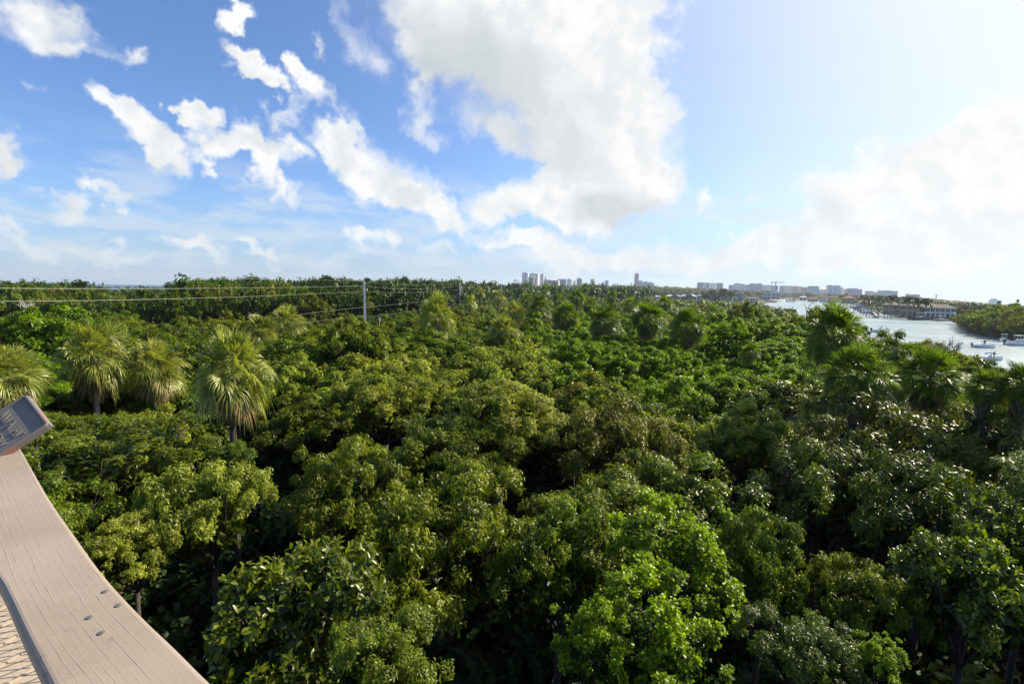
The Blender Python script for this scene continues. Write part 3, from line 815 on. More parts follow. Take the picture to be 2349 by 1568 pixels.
def sabal(px, pc, hw, z, label, kind='palm', dead=True, lod=0, group=None, half=1.0):
    """fan palm: px, pc = pixel of the crown's centre, hw = half width in px"""
    global N_PALM
    N_PALM += 1
    c = P(px, pc, z); R = hw * z / FPX; sc = R / 1.72
    rot = (N_PALM * 1.7) % 6.28
    if lod:
        root = link('fan_palm', FANSL[N_PALM % 2][0], None, c, rot, (sc, sc, sc * half)); set_mats(root, [LM[kind]])
        tag(root, label, 'palm tree', group)
        # its trunk is hidden in the canopy but still carries it
        t = link('trunk', palm_trunk_mesh((c.z - .6) / sc, .17, N_PALM), root); return root
    root = thing('fan_palm', label, 'palm tree', (c.x, c.y, .8), rot, group)
    hgt = c.z - .8
    cr = link('crown', FANS[N_PALM % 3][0], root, (0, 0, hgt), None, (sc, sc, sc * half)); set_mats(cr, [LM[kind]])
    if dead: link('dead_fronds', FANS[N_PALM % 3][1], root, (0, 0, hgt - .1), None, (sc * .9, sc * .9, sc * 1.0))
    link('trunk', palm_trunk_mesh(hgt + .2, .125 * max(.8, min(sc, 1.2)), N_PALM, 'bare' in label), root, (0, 0, hgt - .05))
    PICKED.append((c.x, c.y, R * .35))
    return root
sabal(8, 374, 30, 15.5, 'sunlit fan palm cut by the left edge above the plaque')
sabal(94, 357, 31, 19.5, 'tall sunlit fan palm with brown dead fronds and a bare pale trunk', half=1.15)
sabal(154, 367, 28, 21, 'sunlit fan palm between the tall one with the bare trunk and the largest one')
sabal(232, 374, 37, 15.5, 'largest fan palm of the sunlit left group, pale green fans hanging low', half=1.25)
sabal(262, 333, 18, 34, 'smaller fan palm behind the largest one')
sabal(287, 322, 18, 40, 'fan palm highest behind the largest one, beside the brown-tinged trees')
sabal(222, 333, 9, 36, 'tiny pale fan palm top just above the largest one', dead=False)
sabal(343, 330, 13, 40, 'low fan palm at the foot of the near utility pole', dead=False)
sabal(437, 318, 20, 38, 'lone fan palm with a white bare trunk and reddish dead fronds in mid canopy', half=1.3)
sabal(504, 331, 17, 42, 'round fan palm right of the white-trunked one')
sabal(539, 309, 12, 62, 'fan palm with brown skirt, left end of the middle row', 'palmdark', half=1.3)
sabal(566, 316, 15, 50, 'fan palm of the middle row next to the brown-skirted one', 'palmdark')
sabal(577, 298, 10, 75, 'small fan palm top above the middle row', 'palmdark', lod=1)
sabal(605, 321, 17, 44, 'fan palm in the centre of the middle row', 'palmdark')
sabal(648, 319, 18, 42, 'dark fan palm with grey dead branches before it', 'palmdark')
sabal(687, 326, 20, 36, 'dark shiny fan palm, right end of the middle row', 'palmdark')
sabal(750, 353, 10, 33, 'small silvery fan palm below the round dome tree', 'palmdark', dead=False)
sabal(833, 335, 28, 19, 'tall dark fan palm standing against the water', 'palmdark', half=1.25)
sabal(857, 376, 34, 15, 'wide shiny fan palm in front of the tall dark one', 'palmdark')
sabal(930, 378, 32, 15.5, 'fan palm with upright yellow-green fans near the bare grey tree', 'palmdark')
sabal(893, 384, 18, 17, 'low fan palm between the wide shiny one and the upright one', 'palmdark', dead=False)
sabal(985, 388, 20, 13, 'fan palm top poking out above the dark glossy crowns', 'palmdark', dead=False)
sabal(1022, 384, 22, 12.5, 'fan palm cut by the right edge above the glossy crowns', 'palmdark', dead=False)
for (px, pc, hw, z) in ((498, 297, 8, 95), (470, 303, 8, 85), (590, 305, 9, 80), (527, 300, 8, 90), (630, 305, 9, 78), (612, 297, 7, 100), (560, 301, 8, 88), (665, 303, 8, 84), (545, 290, 6, 130), (585, 287.5, 5, 150), (480, 292, 6, 120), (515, 312, 11, 62)):
    sabal(px, pc, hw, z, 'small olive fan palm top showing in the distant middle canopy', 'palm' if px < 520 else 'palmdark', lod=1, group='fan palm tops in the distant middle canopy')

def feather(seed, n=17, R=2.6):
    rng = np.random.default_rng(seed); Vs = []; Fs = []; Ts = []; off = 0
    for i in range(n):
        az = i * 2.4 + rng.normal(0, .15); el = 1.25 - 1.7 * i / n + rng.normal(0, .08)
        d = np.array([math.cos(az) * math.cos(el), math.sin(az) * math.cos(el), math.sin(el)])
        t = np.linspace(.05, 1, 26); pts = d[None] * (t * R)[:, None] + np.array([0, 0, -1.0]) * (t ** 2.2 * R * .55)[:, None]
        s = unit(np.cross(d, [0, 0, 1.0]) + 1e-6)
        for sg in (-1, 1):
            o = pts; dd = unit(s * sg + d * .6 + np.array([0, 0, -.55]) + rng.normal(0, .1, (26, 3)))
            ll = R * .27 * np.sin(np.clip(t * 2.9, 0, 3.0)) + .15
            V, F, k = leaf_geo(o, dd, np.tile([0, 0, 1.0], (26, 1)), ll, ll * .34, 'tri2', .05, .15)
            Vs.append(V); Fs.append(F + off); off += len(V); Ts.append(np.full(len(V), rng.uniform(.1, .9)))
    return np.concatenate(Vs), np.concatenate(Fs), np.concatenate(Ts)
FEA = [tri_mesh("crown", *feather(40 + k), [LM['coco']]) for k in range(3)]
ft = MB().tube([(0, 0, -9), (.05, .03, -5), (0, 0, 0)], [.24, .17, .12], 7).mesh('trunk', [M_palmtrunk], True)
N_FEA = 0
def feather_palm(px, pc, hw, z, label, group=None):
    global N_FEA
    N_FEA += 1
    c = P(px, pc, z); sc = hw * z / FPX / 2.3
    root = thing('coconut_palm', label, 'palm tree', (c.x, c.y, 1.0), N_FEA * 1.3, group)
    cr = link('crown', FEA[N_FEA % 3], root, (0, 0, c.z - 1.0), None, (sc, sc, sc)); set_mats(cr, [LM['coco']])
    t = link('trunk', ft, root, (0, 0, c.z - 1.0), None, (sc, sc, max(.05, (c.z - .9) / 9.0)))
    return root
# ------------------------------------------------------------------ building materials
def facade(name, wall, glass, hs, vs, hw=.5, vw=.5, rough=.7):
    """wall colour with rows of window openings: hs, vs = spacing in metres (0 = none)"""
    m, b, p, out = mat_new(name)
    tc = b.new('ShaderNodeTexCoord'); sp = b.new('ShaderNodeSeparateXYZ'); b.put(sp.inputs[0], tc.outputs['Object'])
    ge = b.new('ShaderNodeNewGeometry'); sn = b.new('ShaderNodeSeparateXYZ'); b.put(sn.inputs[0], ge.outputs['Normal'])
    mask = b.m('LESS_THAN', b.m('ABSOLUTE', sn.outputs[2]), .5)
    if hs: mask = b.m('MULTIPLY', mask, b.m('LESS_THAN', b.m('FRACT', b.m('DIVIDE', b.m('ADD', sp.outputs[0], sp.outputs[1]), hs)), hw))
    if vs: mask = b.m('MULTIPLY', mask, b.m('LESS_THAN', b.m('FRACT', b.m('DIVIDE', sp.outputs[2], vs)), vw))
    b.put(p.inputs['Base Color'], b.mix(mask, tuple(wall) + (1,), tuple(glass) + (1,)))
    b.put(p.inputs['Roughness'], b.m('MULTIPLY_ADD', mask, .2 - rough, rough))
    return m
F_WHITE = facade("white_facade", (.88, .88, .86), (.40, .43, .46), 9, 0, .42)
F_WHITE2 = facade("white_grid_facade", (.88, .87, .85), (.40, .42, .45), 5, 3.4, .5, .5)
F_DARK = facade("grey_glass_facade", (.34, .36, .38), (.14, .17, .20), 6, 0, .6)
F_PINK = facade("pink_facade", (.60, .46, .42), (.28, .26, .27), 6, 3.4, .45, .55)
F_BEIGE = facade("beige_facade", (.68, .63, .57), (.36, .36, .36), 7, 3.4, .5, .5)
F_BAND = facade("white_banded_facade", (.88, .88, .88), (.30, .34, .38), 0, 4.2, .5, .45)
F_BLUE = facade("blue_glass_facade", (.70, .74, .78), (.20, .34, .46), 12, 3.6, .6, .5)
F_GREY = facade("pale_grey_facade", (.66, .66, .66), (.32, .34, .37), 6, 3.4, .5, .6)
M_WHITE = simple("white_render", (.78, .77, .74), .7, var=.05, scale=.5)
M_TANW = simple("tan_render", (.52, .43, .33), .8, var=.08, scale=.5)
M_GREYW = simple("grey_render", (.36, .36, .37), .8, var=.08, scale=.5)
M_TILE = simple("terracotta_roof", (.42, .20, .12), .85, var=.3, scale=1.5)
M_TILEP = simple("pale_orange_roof", (.52, .32, .22), .85, var=.25, scale=1.5)
M_ROOFD = simple("brown_slate_roof", (.13, .105, .095), .8, var=.25, scale=1.5)
M_ROOFW = simple("white_roof", (.80, .80, .80), .6, var=.05)
M_ROOFB = simple("pale_blue_roof", (.30, .45, .65), .6, var=.1)
M_GLASS = simple("dark_window_glass", (.035, .05, .06), .08, var=.3, spec=.9)
M_GLASSB = simple("blue_window_glass", (.10, .22, .30), .1, var=.3, spec=.9)
M_CONC = simple("seawall_concrete", (.50, .47, .42), .85, var=.15, scale=.6)
M_WOODD = simple("dock_timber", (.20, .15, .11), .85, var=.3, scale=2)
M_HEDGE = simple("hedge_leaves", (.03, .07, .015), .8, var=.5, scale=3, bump=.8, bscale=8)

def tower(px0, px1, ptop, mat, label, depth=1500, deep=None, parts=(), name='apartment_tower', cat='tower block', base=1.0, group=None):
    """a far building filling px0..px1 with its roof line at ptop; parts: (fx0, fx1, extra px height, mat, name)"""
    a = P(px0, ptop, depth); b_ = P(px1, ptop, depth); w = (b_ - a).length; c = (a + b_) / 2
    rz = math.atan2(b_.y - a.y, b_.x - a.x)
    h = (a.z + b_.z) / 2 - base; d = deep or max(12, min(w * .5, 30))
    yaw = -.35
    if name in ('resort_building', 'low_building'): yaw = -.3
    w = w / (math.cos(yaw) + .5 * math.sin(-yaw)); d = w * .5
    t = thing(name, label, cat, (c.x, c.y + 10, base), rz + yaw, group)
    MB().box(-w / 2, 0, 0, w / 2, d, h).build('wall', mat, t)
    MB().box(-w / 2 - .6, -.6, h, w / 2 + .6, d + .6, h + 1.2).build('roof', M_WHITE, t)
    for (f0, f1, eh, m2, nm) in parts:
        eh *= depth / FPX
        MB().box(-w / 2 + w * f0, 1.5, h + 1.2, -w / 2 + w * f1, d - 1.5, h + 1.2 + eh).build(nm, m2, t)
    return t
S = lambda a, b: (a / 4, b / 4)
K_ = [ # source-pixel extents at 4096 wide
 (2087, 2114, 1091, F_WHITE, 'tall white striped tower at the left end of the highrise cluster', 1450, [(.35, .7, 1, M_WHITE, 'penthouse')], {}),
 (2115, 2157, 1094, F_WHITE, 'wide white striped slab just right of the tallest left tower', 1560, [(.25, .4, .7, F_DARK, 'penthouse'), (.7, .8, .5, M_WHITE, 'lift_house')], {}),
 (2158, 2177, 1096, F_WHITE, 'white slab with grey stripes at the right side of the highrise cluster', 1500, [(.5, .9, .6, M_WHITE, 'penthouse')], {}),
 (2112, 2137, 1107, F_DARK, 'low dark glass block in front of the white cluster', 1380, [(.2, .6, .4, M_WHITE, 'penthouse')], {}),
 (2138, 2150, 1111, F_PINK, 'narrow pink block between the dark glass block and the white slab', 1400, [], {}),
 (2178, 2186, 1108, F_BEIGE, 'small beige block at the right foot of the highrise cluster', 1480, [], {}),
 (2172, 2238, 1121, F_PINK, 'long low pink building right of the highrise cluster', 1350, [(.1, .5, .5, M_TILEP, 'raised_roof')], dict(name='low_building', cat='building')),
 (2230, 2268, 1116, F_DARK, 'wide grey block left of the white stepped building', 1500, [], {}),
 (2268, 2290, 1118, F_WHITE2, 'white stepped building beside the wide grey block', 1460, [(.1, .7, .8, M_WHITE, 'upper_storey')], {}),
 (2290, 2306, 1123, F_WHITE2, 'small white building left of the dark square tower', 1480, [], {}),
 (2307, 2331, 1114, F_DARK, 'dark square tower with a white rooftop house', 1500, [(.3, .8, 1.0, M_WHITE, 'penthouse')], {}),
 (2363, 2381, 1116, F_GREY, 'grey tower with a pink edge, alone in the middle skyline', 1500, [(.5, .9, .5, F_PINK, 'penthouse')], {}),
 (2422, 2438, 1122, F_GREY, 'smallest lone grey tower left of the pink tower', 1600, [(.4, .7, .5, M_GREYW, 'penthouse')], {}),
 (2541, 2560, 1096, F_PINK, 'tall pink tower standing alone above a white resort', 1450, [(.3, .8, 1.0, F_PINK, 'penthouse')], {}),
 (2552, 2624, 1131, F_WHITE2, 'white resort building spreading at the foot of the pink tower', 1400, [(.02, .3, 2.2, F_WHITE2, 'upper_storey'), (.35, .6, 1.2, M_GREYW, 'upper_storey'), (.65, .85, .9, F_WHITE2, 'upper_storey')], dict(name='resort_building', cat='building')),
 (2794, 2822, 1130, F_GREY, 'grey and white apartment block, left one of the four above the coconut palms', 1300, [], {}),
 (2823, 2846, 1131, F_WHITE, 'white striped apartment block, second of the four above the coconut palms', 1300, [], {}),
 (2847, 2872, 1132, F_WHITE2, 'pale apartment block, third of the four above the coconut palms', 1320, [], {}),
 (2873, 2899, 1132, F_GREY, 'grey apartment block, right one of the four above the coconut palms', 1300, [], {}),
 (2922, 2942, 1140, F_GREY, 'short grey block at the left end of the long apartment row', 1350, [], {}),
 (2943, 2985, 1135, F_WHITE2, 'white gridded block of the long apartment row, second from its left end', 1380, [(.1, .5, .5, M_GREYW, 'penthouse')], {}),
 (2986, 3002, 1139, F_BLUE, 'bluish glass block in the long apartment row', 1330, [], {}),
 (3003, 3056, 1136, F_GREY, 'widest grey block of the long apartment row with dark rooftop houses', 1360, [(.15, .45, .6, M_ROOFD, 'penthouse'), (.6, .95, .5, M_ROOFD, 'penthouse')], {}),
 (3057, 3094, 1140, F_WHITE2, 'pale gridded block left of the tower crane', 1370, [], {}),
 (3095, 3121, 1142, F_BLUE, 'bluish block under the tower crane', 1330, [], {}),
 (3127, 3150, 1143, F_GREY, 'grey block just right of the tower crane block', 1380, [], {}),
 (3151, 3178, 1143, F_WHITE2, 'pale block in the middle of the row right of the crane', 1400, [], {}),
 (3179, 3216, 1145, F_BEIGE, 'beige grey wide block right of the pale one', 1400, [(.3, .6, .4, M_TILEP, 'raised_roof')], {}),
 (3217, 3242, 1149, F_PINK, 'pink block left of the white banded building', 1380, [], {}),
 (3244, 3286, 1146, F_BAND, 'white banded office building with rooftop plant', 1300, [(.1, .9, .5, M_GREYW, 'rooftop_plant')], dict(name='office_building', cat='building')),
 (3288, 3320, 1158, F_BEIGE, 'low beige building between the two white banded buildings', 1350, [], dict(name='low_building', cat='building')),
 (3322, 3371, 1142, F_BLUE, 'tallest white and blue banded block of the right skyline', 1300, [(.15, .25, .8, F_BLUE, 'lift_house')], {}),
 (3371, 3383, 1149, F_BAND, 'small white banded block attached right of the blue banded one', 1310, [], {}),
 (3385, 3396, 1156, F_WHITE2, 'narrow white low block before the brown office', 1320, [], {}),
 (3396, 3458, 1157, F_BEIGE, 'brownish beige office block with an arched rooftop', 1280, [(.15, .75, .9, F_BEIGE, 'upper_storey')], dict(name='office_building', cat='building')),
 (3476, 3505, 1164, F_GREY, 'low grey block standing alone in the right skyline', 1300, [], {}),
 (3510, 3534, 1169, F_PINK, 'low pinkish block left of the red-edged white building', 1320, [], {}),
 (3534, 3601, 1165, F_WHITE2, 'wide white building with a reddish roof edge', 1250, [(.0, .4, .5, M_TILEP, 'raised_roof'), (.4, .65, .8, M_WHITE, 'upper_storey'), (.65, 1, .3, M_TILEP, 'raised_roof')], {}),
 (3646, 3690, 1178, F_PINK, 'low pink roofed building above the royal palms', 1250, [(.0, .2, .4, M_TILEP, 'raised_roof')], dict(name='low_building', cat='building')),
 (3755, 3760, 1177, F_GREY, 'small slim grey tower far off above the white flat house', 1500, [], {}),
 (3984, 4022, 1201, F_GREY, 'distant grey building with a domed middle far right', 1100, [(.15, .6, 1.2, M_GREYW, 'dome')], dict(name='distant_building', cat='building', base=-8.0)),
]
for (a, b_, t_, m_, lab, dep, pr, kw) in K_:
    tower(a / 4, b_ / 4, t_ / 4, m_, lab, dep, parts=pr, **kw)
# the tower crane
c0 = P(3103 / 4, 1129 / 4, 1340); t = thing('tower_crane', 'tower crane with a long level jib over the apartment row', 'crane', (c0.x, c0.y, 1.0))
M_STEEL = simple("grey_steel", (.30, .31, .32), .5, metal=.3)
hh = c0.z - 1
MB().box(-.9, -.9, 0, .9, .9, hh).build('mast', M_STEEL, t)
MB().box(-13, -.7, hh, 24, .7, hh + 1.6).build('jib', M_STEEL, t)
MB().box(-12, -1.6, hh - 2.2, -8, 1.6, hh).build('counterweight', M_CONC, t)
MB().box(-1.4, -1.2, hh - 2.2, 1.4, -3, hh).build('cab', M_WHITE, t)
MB().tube([(0, 0, hh + 1.6), (0, 0, hh + 6)], [.8, .3], 4).build('top_frame', M_STEEL, t)

# ------------------------------------------------------------------ waterside houses
def hip(w, d, z, h, ov=.9):
    mb = MB(); x = w / 2 + ov; y = d / 2 + ov; i = min(x, y) * .95
    mb.add([(-x, -y, z), (x, -y, z), (x, y, z), (-x, y, z), (-x + i, -y + i, z + h), (x - i, -y + i, z + h), (x - i, y - i, z + h), (-x + i, y - i, z + h),
            (-x, -y, z - .35), (x, -y, z - .35), (x, y, z - .35), (-x, y, z - .35)],
           [(0, 1, 5, 4), (1, 2, 6, 5), (2, 3, 7, 6), (3, 0, 4, 7), (4, 5, 6, 7), (8, 9, 1, 0), (9, 10, 2, 1), (10, 11, 3, 2), (11, 8, 0, 3), (11, 10, 9, 8)])
    return mb
def house(px0, px1, pbase, pwall, label, wall, roofm, proof=0, turn=0.0, cols=4, rows=2, glass=None, colonnade=True, deep=.6, name='house', base=1.0, depth=None):
    """px0..px1 wide, wall from pbase up to pwall px, roof proof px more; its front faces the water"""
    g = G((px0 + px1) / 2, pbase, base); z = depth or (CI @ (np.array(g) - np.array(CAMP)))[2] * -1
    w = (px1 - px0) * z / FPX / math.cos(turn); h = (pbase - pwall) * z / FPX; d = max(6, w * deep)
    c = P((px0 + px1) / 2, pbase, z)
    rz = -math.atan2(c.x, c.y) + turn
    off = Matrix.Rotation(rz, 3, 'Z') @ Vector((0, d / 2, 0))
    t = thing(name, label, 'house', (c.x + off.x, c.y + off.y, base), rz)
    MB().box(-w / 2, -d / 2, 0, w / 2, d / 2, h).build('wall', wall, t)
    if proof: hip(w, d, h + .02, proof * z / FPX).build('roof', roofm, t)
    else: MB().box(-w / 2 - .7, -d / 2 - .9, h + .01, w / 2 + .7, d / 2 + .7, h + .7).build('roof', roofm, t)
    sh = h / rows; cw = w / cols
    for r_ in range(rows):
        for c_ in range(cols):
            x0 = -w / 2 + c_ * cw + cw * .14; x1 = x0 + cw * .72; z0 = r_ * sh + sh * (.05 if r_ == 0 else .25); z1 = r_ * sh + sh * .82
            f = MB().box(x0, -d / 2 - .12, z0, x1, -d / 2 - .02, z1).build('window', glass or M_GLASS, t)
            MB().box(x0 - .12, -d / 2 - .2, z1, x1 + .12, -d / 2 - .003, z1 + .2).build('lintel', wall, f)
            if r_: MB().box((x0 + x1) / 2 - .07, -d / 2 - .16, z0, (x0 + x1) / 2 + .07, -d / 2 - .121, z1).build('mullion', M_WHITE, f)
        # side windows
    for sgn in (-1, 1):
        x = sgn * (w / 2 + .05)
        for r_ in range(rows):
            MB().box(min(x, x + sgn * .05), -d * .2, r_ * sh + sh * .3, max(x, x + sgn * .05), d * .1, r_ * sh + sh * .75).build('window', glass or M_GLASS, t)
    if colonnade:
        MB().box(-w / 2, -d / 2 - 2.4, sh - .25, w / 2, -d / 2 - .22, sh + .1).build('balcony', wall, t)
        for c_ in range(cols + 1):
            x = -w / 2 + .3 + c_ * (w - .6) / cols
            MB().box(x - .22, -d / 2 - 2.3, 0, x + .22, -d / 2 - 1.85, sh - .26).build('column', wall, t)
    return t
house(884.5, 902, 314.6, 304.6, 'tan two-storey house, left wing, with a wide dark balcony above columns', M_TANW, M_ROOFD, 2.2, .0, 4)
house(903, 921, 315.8, 305.5, 'tan two-storey house with a brown roof and tall dark windows, beside the docked dark boat', M_TANW, M_ROOFD, 2.6, -.05, 4)
house(928, 951, 317.2, 307.6, 'white two-storey house with a dark hipped roof on the lawn', M_WHITE, M_ROOFD, 3.6, .12, 6)
house(949, 972, 312.5, 304.4, 'white flat-roofed modern house behind the mangroves', M_WHITE, M_ROOFW, 0, .18, 4, base=1.0)
house(873, 883, 306.8, 300.8, 'pale grey block house left of the tan house', M_GREYW, M_ROOFW, 0, 0, 3)
house(876, 882.5, 308.5, 304.2, 'small house with a pale orange roof beside a tall green hedge', M_WHITE, M_TILEP, 1.8, 0, 2, 1)
house(860, 871.5, 307.0, 301.8, 'white house with blue windows and an orange roof, behind the boat lifts', M_WHITE, M_TILEP, 2.2, .1, 3, 2, M_GLASSB)
house(843, 853, 303.6, 297.8, 'grey house with a red-brown roof among palms above the channel bend', M_GREYW, M_TILE, 2.0, 0, 3)
house(829, 837, 302.6, 296.9, 'white house with columns, right of a pair with red roofs', M_WHITE, M_TILE, 1.8, 0, 3)
house(820, 828.5, 302.0, 296.7, 'white house with blue-grey windows, left of a pair with red roofs', M_WHITE, M_TILE, 2.0, 0, 3, 2, M_GLASSB)
house(808, 817, 301.0, 298.6, 'low house with a wide orange roof at the channel edge', M_TANW, M_TILE, 2.0, 0, 3, 1)
house(800, 806, 300.2, 296.8, 'small pale house half hidden by trees far up the channel', M_WHITE, M_ROOFW, 1, 0, 2, 1)
house(723, 741, 302.3, 293.0, 'large grey modern house with tall blue glass beside the white pavilion', M_GREYW, M_ROOFW, 0, .0, 5, 2, M_GLASSB, False)
house(745.5, 757, 302.8, 297.8, 'single-storey white waterside pavilion with dark openings', M_WHITE, M_ROOFW, 0, 0, 5, 1)
house(763, 779, 299.6, 292.9, 'white house with a thin overhanging flat roof at the river point', M_WHITE, M_ROOFW, 0, 0, 4, 2, None, True)
house(704, 720, 302.5, 295.5, 'white house behind the coconut palm cluster', M_WHITE, M_ROOFB, 1.6, 0, 5, 2, None, False)
house(666, 680, 300.0, 295.8, 'low house under a white curving roof, left half', M_WHITE, M_ROOFW, 1.8, 0, 4, 1, None, False)
house(681, 696, 300.3, 295.8, 'low house under a white curving roof, right half beside the blue roof', M_WHITE, M_ROOFW, 2.2, 0, 4, 1, None, False)
house(697, 703, 300.0, 295.2, 'small house with a pale blue roof left of the coconut palms', M_WHITE, M_ROOFB, 1.2, 0, 2, 1, None, False)
for k, (a, b_, y0, y1, lab) in enumerate(((655, 660, 295.5, 292.8, 'tiny white roof among palms left of the curving roof'), (736, 742, 293.8, 291.2, 'white rooftop above the large grey modern house'), (888, 896, 303.5, 300.3, 'white tent-like roof behind the tan house'), (633, 638, 291.5, 289.5, 'tiny white roof in the trees below the grey lone tower'), (990, 1004, 308.0, 305.3, 'pale low roof among trees behind the mangrove island'))):
    house(a, b_, y0, y1, lab, M_WHITE, M_ROOFW, 1.0, 0, 2, 1, None, False, depth=(720, 900, 420, 800, 420)[k])

# seawall, lawn, hedge, docks
def wall_line(pts, z0, z1, th, mat, name, label, cat):
    mb = MB()
    for (a, b_) in zip(pts, pts[1:]):
        d = Vector((b_[0] - a[0], b_[1] - a[1], 0)); L = d.length; d.normalize()
        M = Matrix.Translation((a[0], a[1], 0)) @ Matrix((d, Vector((-d.y, d.x, 0)), Vector((0, 0, 1)))).transposed().to_4x4()
        mb.box(0, -th, z0, L, 0.02, z1, M)
    o = mb.build(name, mat); return tag(o, label, cat)
wall_line([G(*q)[:2] for q in ((886, 313.8), (897, 315.8), (910, 317.0), (925, 318.4))], -.5, 1.5, .6, M_CONC, 'seawall', 'pale concrete seawall along the water in front of the tan house', 'seawall')
wall_line([G(*q)[:2] for q in ((816, 300.6), (836, 302.0), (850, 303.4), (858, 304.8))], -.5, 1.6, .8, M_CONC, 'seawall', 'long thin concrete seawall below the pair of red-roofed houses', 'seawall')
wall_line([G(*q)[:2] for q in ((771, 300.9), (787, 300.7))], -.3, 2.6, 1.2, M_ROOFW, 'seawall', 'bright white seawall at the river point below the overhanging flat roof', 'seawall')
lw = [G(*q) for q in ((926, 318.5), (957, 320.0), (957, 317.6), (926, 316.6))]
tag(MB().prism([p[:2] for p in lw], 1.02, 1.10).build('lawn', M_LAWN if 'M_LAWN' in globals() else M_lawn), kind='structure')
def hedge(px0, px1, pb, pt, label):
    a = G(px0, pb, 1); b_ = G(px1, pb, 1); z = -(CI @ (np.array(a) - np.array(CAMP)))[2]; h = (pb - pt) * z / FPX
    V, F, T, cc = crown_arrays(int(px0), rx=1, rz=.9, nclump=24, cr=.3, whorls=30, leaves=4, L=.2, Wd=.12, shape='quad', inner=False, zmin=-.6)
    L = (b_ - a).length
    V = np.stack([V[:, 0] * L / 2, V[:, 1] * 2.0, (V[:, 2] + 1) * h / 2], 1)
    o = link('hedge', tri_mesh('hedge', V, F, T, [LM['green']]), None, (a + b_) / 2, math.atan2(b_.y - a.y, b_.x - a.x)); tag(o, label, 'hedge')
hedge(869.5, 875, 311.5, 306, 'tall clipped green hedge between the boat lifts and the tan house')
hedge(877, 884, 313.0, 306.5, 'dark rounded hedge against the left wall of the tan house')
hedge(921.5, 927.5, 316.5, 306.0, 'green bush filling the gap between the tan and white two-storey houses')
def piling(px, pb, pt, label, group):
    a = G(px, pb, 0); z = -(CI @ (np.array(a) - np.array(CAMP)))[2]; h = (pb - pt) * z / FPX
    o = MB().tube([(0, 0, -1), (0, 0, h)], [.22, .20], 8).tube([(0, 0, h + .005), (0, 0, h + .25)], [.21, .04], 8, mi=1).build('mooring_piling', [M_WOODD, M_WHITE]); o.location = (a.x, a.y, 0)
    tag(o, label, 'piling', group)
for (px, pb, pt) in ((847.5, 305.5, 303.3), (851, 307, 303.6), (853.2, 308.2, 304.2), (855.5, 310.0, 305), (857.8, 311.3, 305.6), (860.6, 312.7, 306.6), (863.5, 314.6, 308.0), (866.5, 316.0, 309.5)):
    piling(px, pb, pt, 'dark timber mooring piling standing in the water off the boat lifts', 'mooring pilings in a line off the boat lifts')
a = G(793.6, 302.2, 0)
t = thing('channel_marker', 'channel marker post with a square board beside the far white boat', 'channel marker', (a.x, a.y, 0))
MB().tube([(0, 0, -1), (0, 0, 5.5)], [.5, .45], 8).build('post', M_WOODD, t)
MB().box(-1.3, -.7, 3.8, 1.3, -.55, 6.2).build('board', simple("marker_red", (.30, .08, .07), .6), t)
def dock(px0, pb0, px1, pb1, label, w=2.2):
    a = G(px0, pb0, .9); b_ = G(px1, pb1, .9); d = (b_ - a); L = d.length
    t = thing('dock', label, 'dock', (a.x, a.y, 0), math.atan2(d.y, d.x))
    MB().box(0, -w / 2, .8, L, w / 2, 1.05).build('deck', M_CONC, t)
    n = max(2, int(L / 4))
    for k in range(n + 1):
        for s_ in (-1, 1):
            MB().tube([(k * L / n, s_ * w * .46, -1), (k * L / n, s_ * w * .46, 1.9)], .16, 6).build('post', M_WOODD, t)
dock(867.5, 315.2, 886, 316.4, 'low timber dock running out from the seawall of the tan house')
dock(872.5, 311.5, 876.5, 315.4, 'short dock with boats tied on both sides, left of the tan house')

